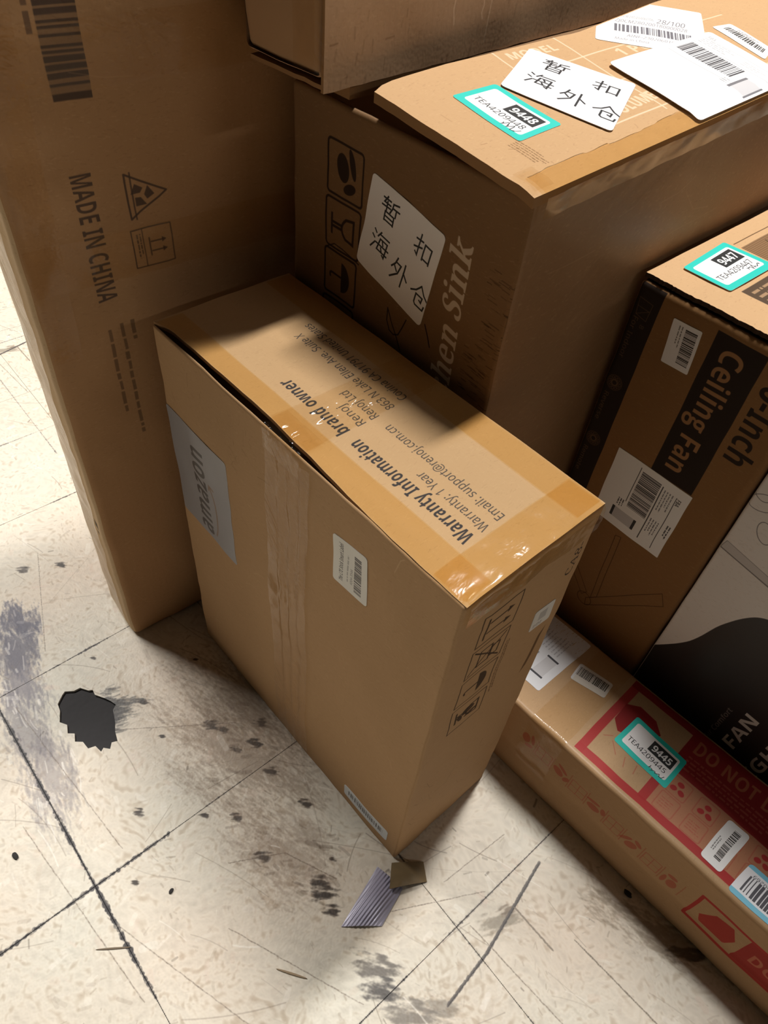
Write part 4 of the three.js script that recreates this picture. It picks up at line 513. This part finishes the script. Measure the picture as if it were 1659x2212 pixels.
// ---- glossy black and white fan light carton at the right edge
{
  const k = { x: 0.3725 - 0.24 * Math.sin(1.9 * R), z: 0.726, w: 0.35, h: 0.72, d: 0.24, yaw: -1.9, seed: 37, amp: 0.0012, wear: 0.0005 };
  const g = carton('printed_carton', k, 'glossy carton with a black wave on white at the right edge, reading FAN and LIGHT');
  const N = new Face(k.d, k.h, 2200, [226, 220, 216], 81), gl = 'rgba(120,114,112,0.8)';
  const wave = [[0, 0.2010], [0.012, 0.218], [0.0318, 0.2506], [0.0494, 0.3073], [0.0671, 0.3428], [0.0821, 0.3564], [0.12, 0.366], [0.18, 0.34], [0.24, 0.29]];
  const cr = new THREE.CatmullRomCurve3(wave.map(([a, b]) => V(a, b, 0))).getPoints(60).map((p) => [p.x, p.y]);
  N.poly([[0, 0], ...cr, [0.24, 0]], 'rgb(38,32,31)');
  N.poly([[0.001, 0.400], [0.062, 0.394], [0.24, 0.372], [0.24, 0.382], [0.06, 0.404], [0.004, 0.412]], 'rgba(196,190,188,0.9)', gl, 0.0007).line([[0.002, 0.4], [0.24, 0.373]], 'rgba(110,102,100,0.9)', 0.0014);
  for (const [s, t, a, b] of [[0.006, 0.494, 0.011, 0.016], [0.030, 0.448, 0.008, 0.013], [0.013, 0.478, 0.016, 0.01]]) N.at(s, t, 30, (x) => { x.strokeStyle = 'rgba(96,90,92,0.9)'; x.lineWidth = 0.0008; x.beginPath(); x.ellipse(0, 0, a, b, 0, 0, 7); x.stroke(); });
  N.text('CEILING FAN', 0.1447, 0.2200, 90, 0.0170, 0.245, 'rgb(206,200,196)', 'bold sans-serif', true).text('WITH LIGHT', 0.1837, 0.2200, 90, 0.0170, 0.235, 'rgb(206,200,196)', 'bold sans-serif', true).text('Air Comfort', 0.1160, 0.2026, 90, 0.0068, 0.075, 'rgb(146,138,134)', 'sans-serif', true);
  mesh('body', bodyGeo(k, { r: 0.003 }), [card(N, { roughness: 0.45, clearcoat: 0.2, clearcoatRoughness: 0.3, bumpScale: 0.00006 }), plainCard(226, 220, 216), plainCard(226, 220, 216), plainCard(226, 220, 216), plainCard(226, 220, 216), plainCard(226, 220, 216)], g);
  shade(g);
}
// ---------------------------------------------------------------- litter on the floor
{
  const poly = [[-0.047, 0.421], [-0.017, 0.443], [-0.025, 0.464], [-0.064, 0.474], [-0.099, 0.447]];
  const c = [-0.055, 0.448];
  const P = (u, v) => { const a = [-0.022, 0.4225], b = [-0.015, 0.462], d = [-0.099, 0.445], e = [-0.062, 0.476]; const X = (a[0] * (1 - u) + b[0] * u) * (1 - v) + (d[0] * (1 - u) + e[0] * u) * v, Z = (a[1] * (1 - u) + b[1] * u) * (1 - v) + (d[1] * (1 - u) + e[1] * u) * v; return V(X, 0.0010 + 0.007 * Math.sin(Math.PI * u) * (0.35 + 0.65 * Math.sin(Math.PI * Math.min(1, v * 1.05))) + 0.0009 * Math.sin(u * 60 + v * 14) * Math.sin(Math.PI * u), Z); };
  const g = sheet(P, () => UP.py, lin(44), lin(30), 0.0007, (u, v) => [u, v]);
  const m = mesh('plastic_scrap', g, [std({ color: hex(158, 154, 172), roughness: 0.35, metalness: 0.1 }), std({ color: hex(110, 88, 66), roughness: 0.8 })]);
  tag(m, 'ribbed grey plastic scrap on the floor by the carton corner', 'litter');
  const Q = (u, v) => { const a = [-0.030, 0.453], b = [0.013, 0.476], d = [-0.008, 0.4325], e = [0.026, 0.456]; const X = (a[0] * (1 - u) + b[0] * u) * (1 - v) + (d[0] * (1 - u) + e[0] * u) * v, Z = (a[1] * (1 - u) + b[1] * u) * (1 - v) + (d[1] * (1 - u) + e[1] * u) * v; return V(X, 0.0105 - 0.0085 * u * u + 0.0008 * noise(u * 5, v * 5, 3), Z); };
  tag(mesh('tape_scrap', sheet(Q, () => UP.py, lin(16), lin(10), 0.0012, (u, v) => [u, v]), [phys({ color: hex(118, 100, 72), roughness: 0.35 }), darkEdge]), 'folded brown tape scrap lying across the grey plastic', 'litter');
}
const sliver = (x, z, deg, L, w, col, label) => { const g = new THREE.SphereGeometry(1, 12, 6); g.scale(L / 2, w * 0.35, w / 2); const m = mesh(numbered('wood_splinter'), g, std({ color: col, roughness: 0.8 })); m.position.set(x, w * 0.34, z); m.rotation.y = -deg * R; return tag(m, label, 'splinter', 'splinters and crumbs on the floor'); };
sliver(-0.172, 0.445, 56, 0.038, 0.0026, hex(150, 130, 104), 'thin brown splinter on the floor at the bottom edge of the shadow');
sliver(-0.310, 0.293, 37, 0.040, 0.0022, hex(120, 106, 88), 'thin brown splinter near the tile corner at lower left');
const crumb = (x, z, s, label) => { const g = new THREE.IcosahedronGeometry(s, 1); const p = g.attributes.position; for (let i = 0; i < p.count; i++) { const n = 1 + 0.5 * noise(p.getX(i) * 400, p.getY(i) * 400 + x * 50, p.getZ(i) * 400); p.setXYZ(i, p.getX(i) * n * 1.7, p.getY(i) * n * 0.5, p.getZ(i) * n); } g.computeVertexNormals(); g.computeBoundingBox(); const m = mesh(numbered('rubber_crumb'), g, std({ color: hex(40, 37, 35), roughness: 0.8 })); m.position.set(x, -g.boundingBox.min.y, z); m.rotation.y = x * 40; tag(m, label, 'crumb', 'splinters and crumbs on the floor'); };
crumb(0.197, 0.650, 0.0035, 'dark crumb on the floor beside the red printed carton');
crumb(-0.351, 0.128, 0.0030, 'dark crumb on the floor at the far left');
crumb(-0.230, 0.283, 0.0022, 'dark crumb on the bare floor right of the tile corner');

renderer.render(scene, camera);
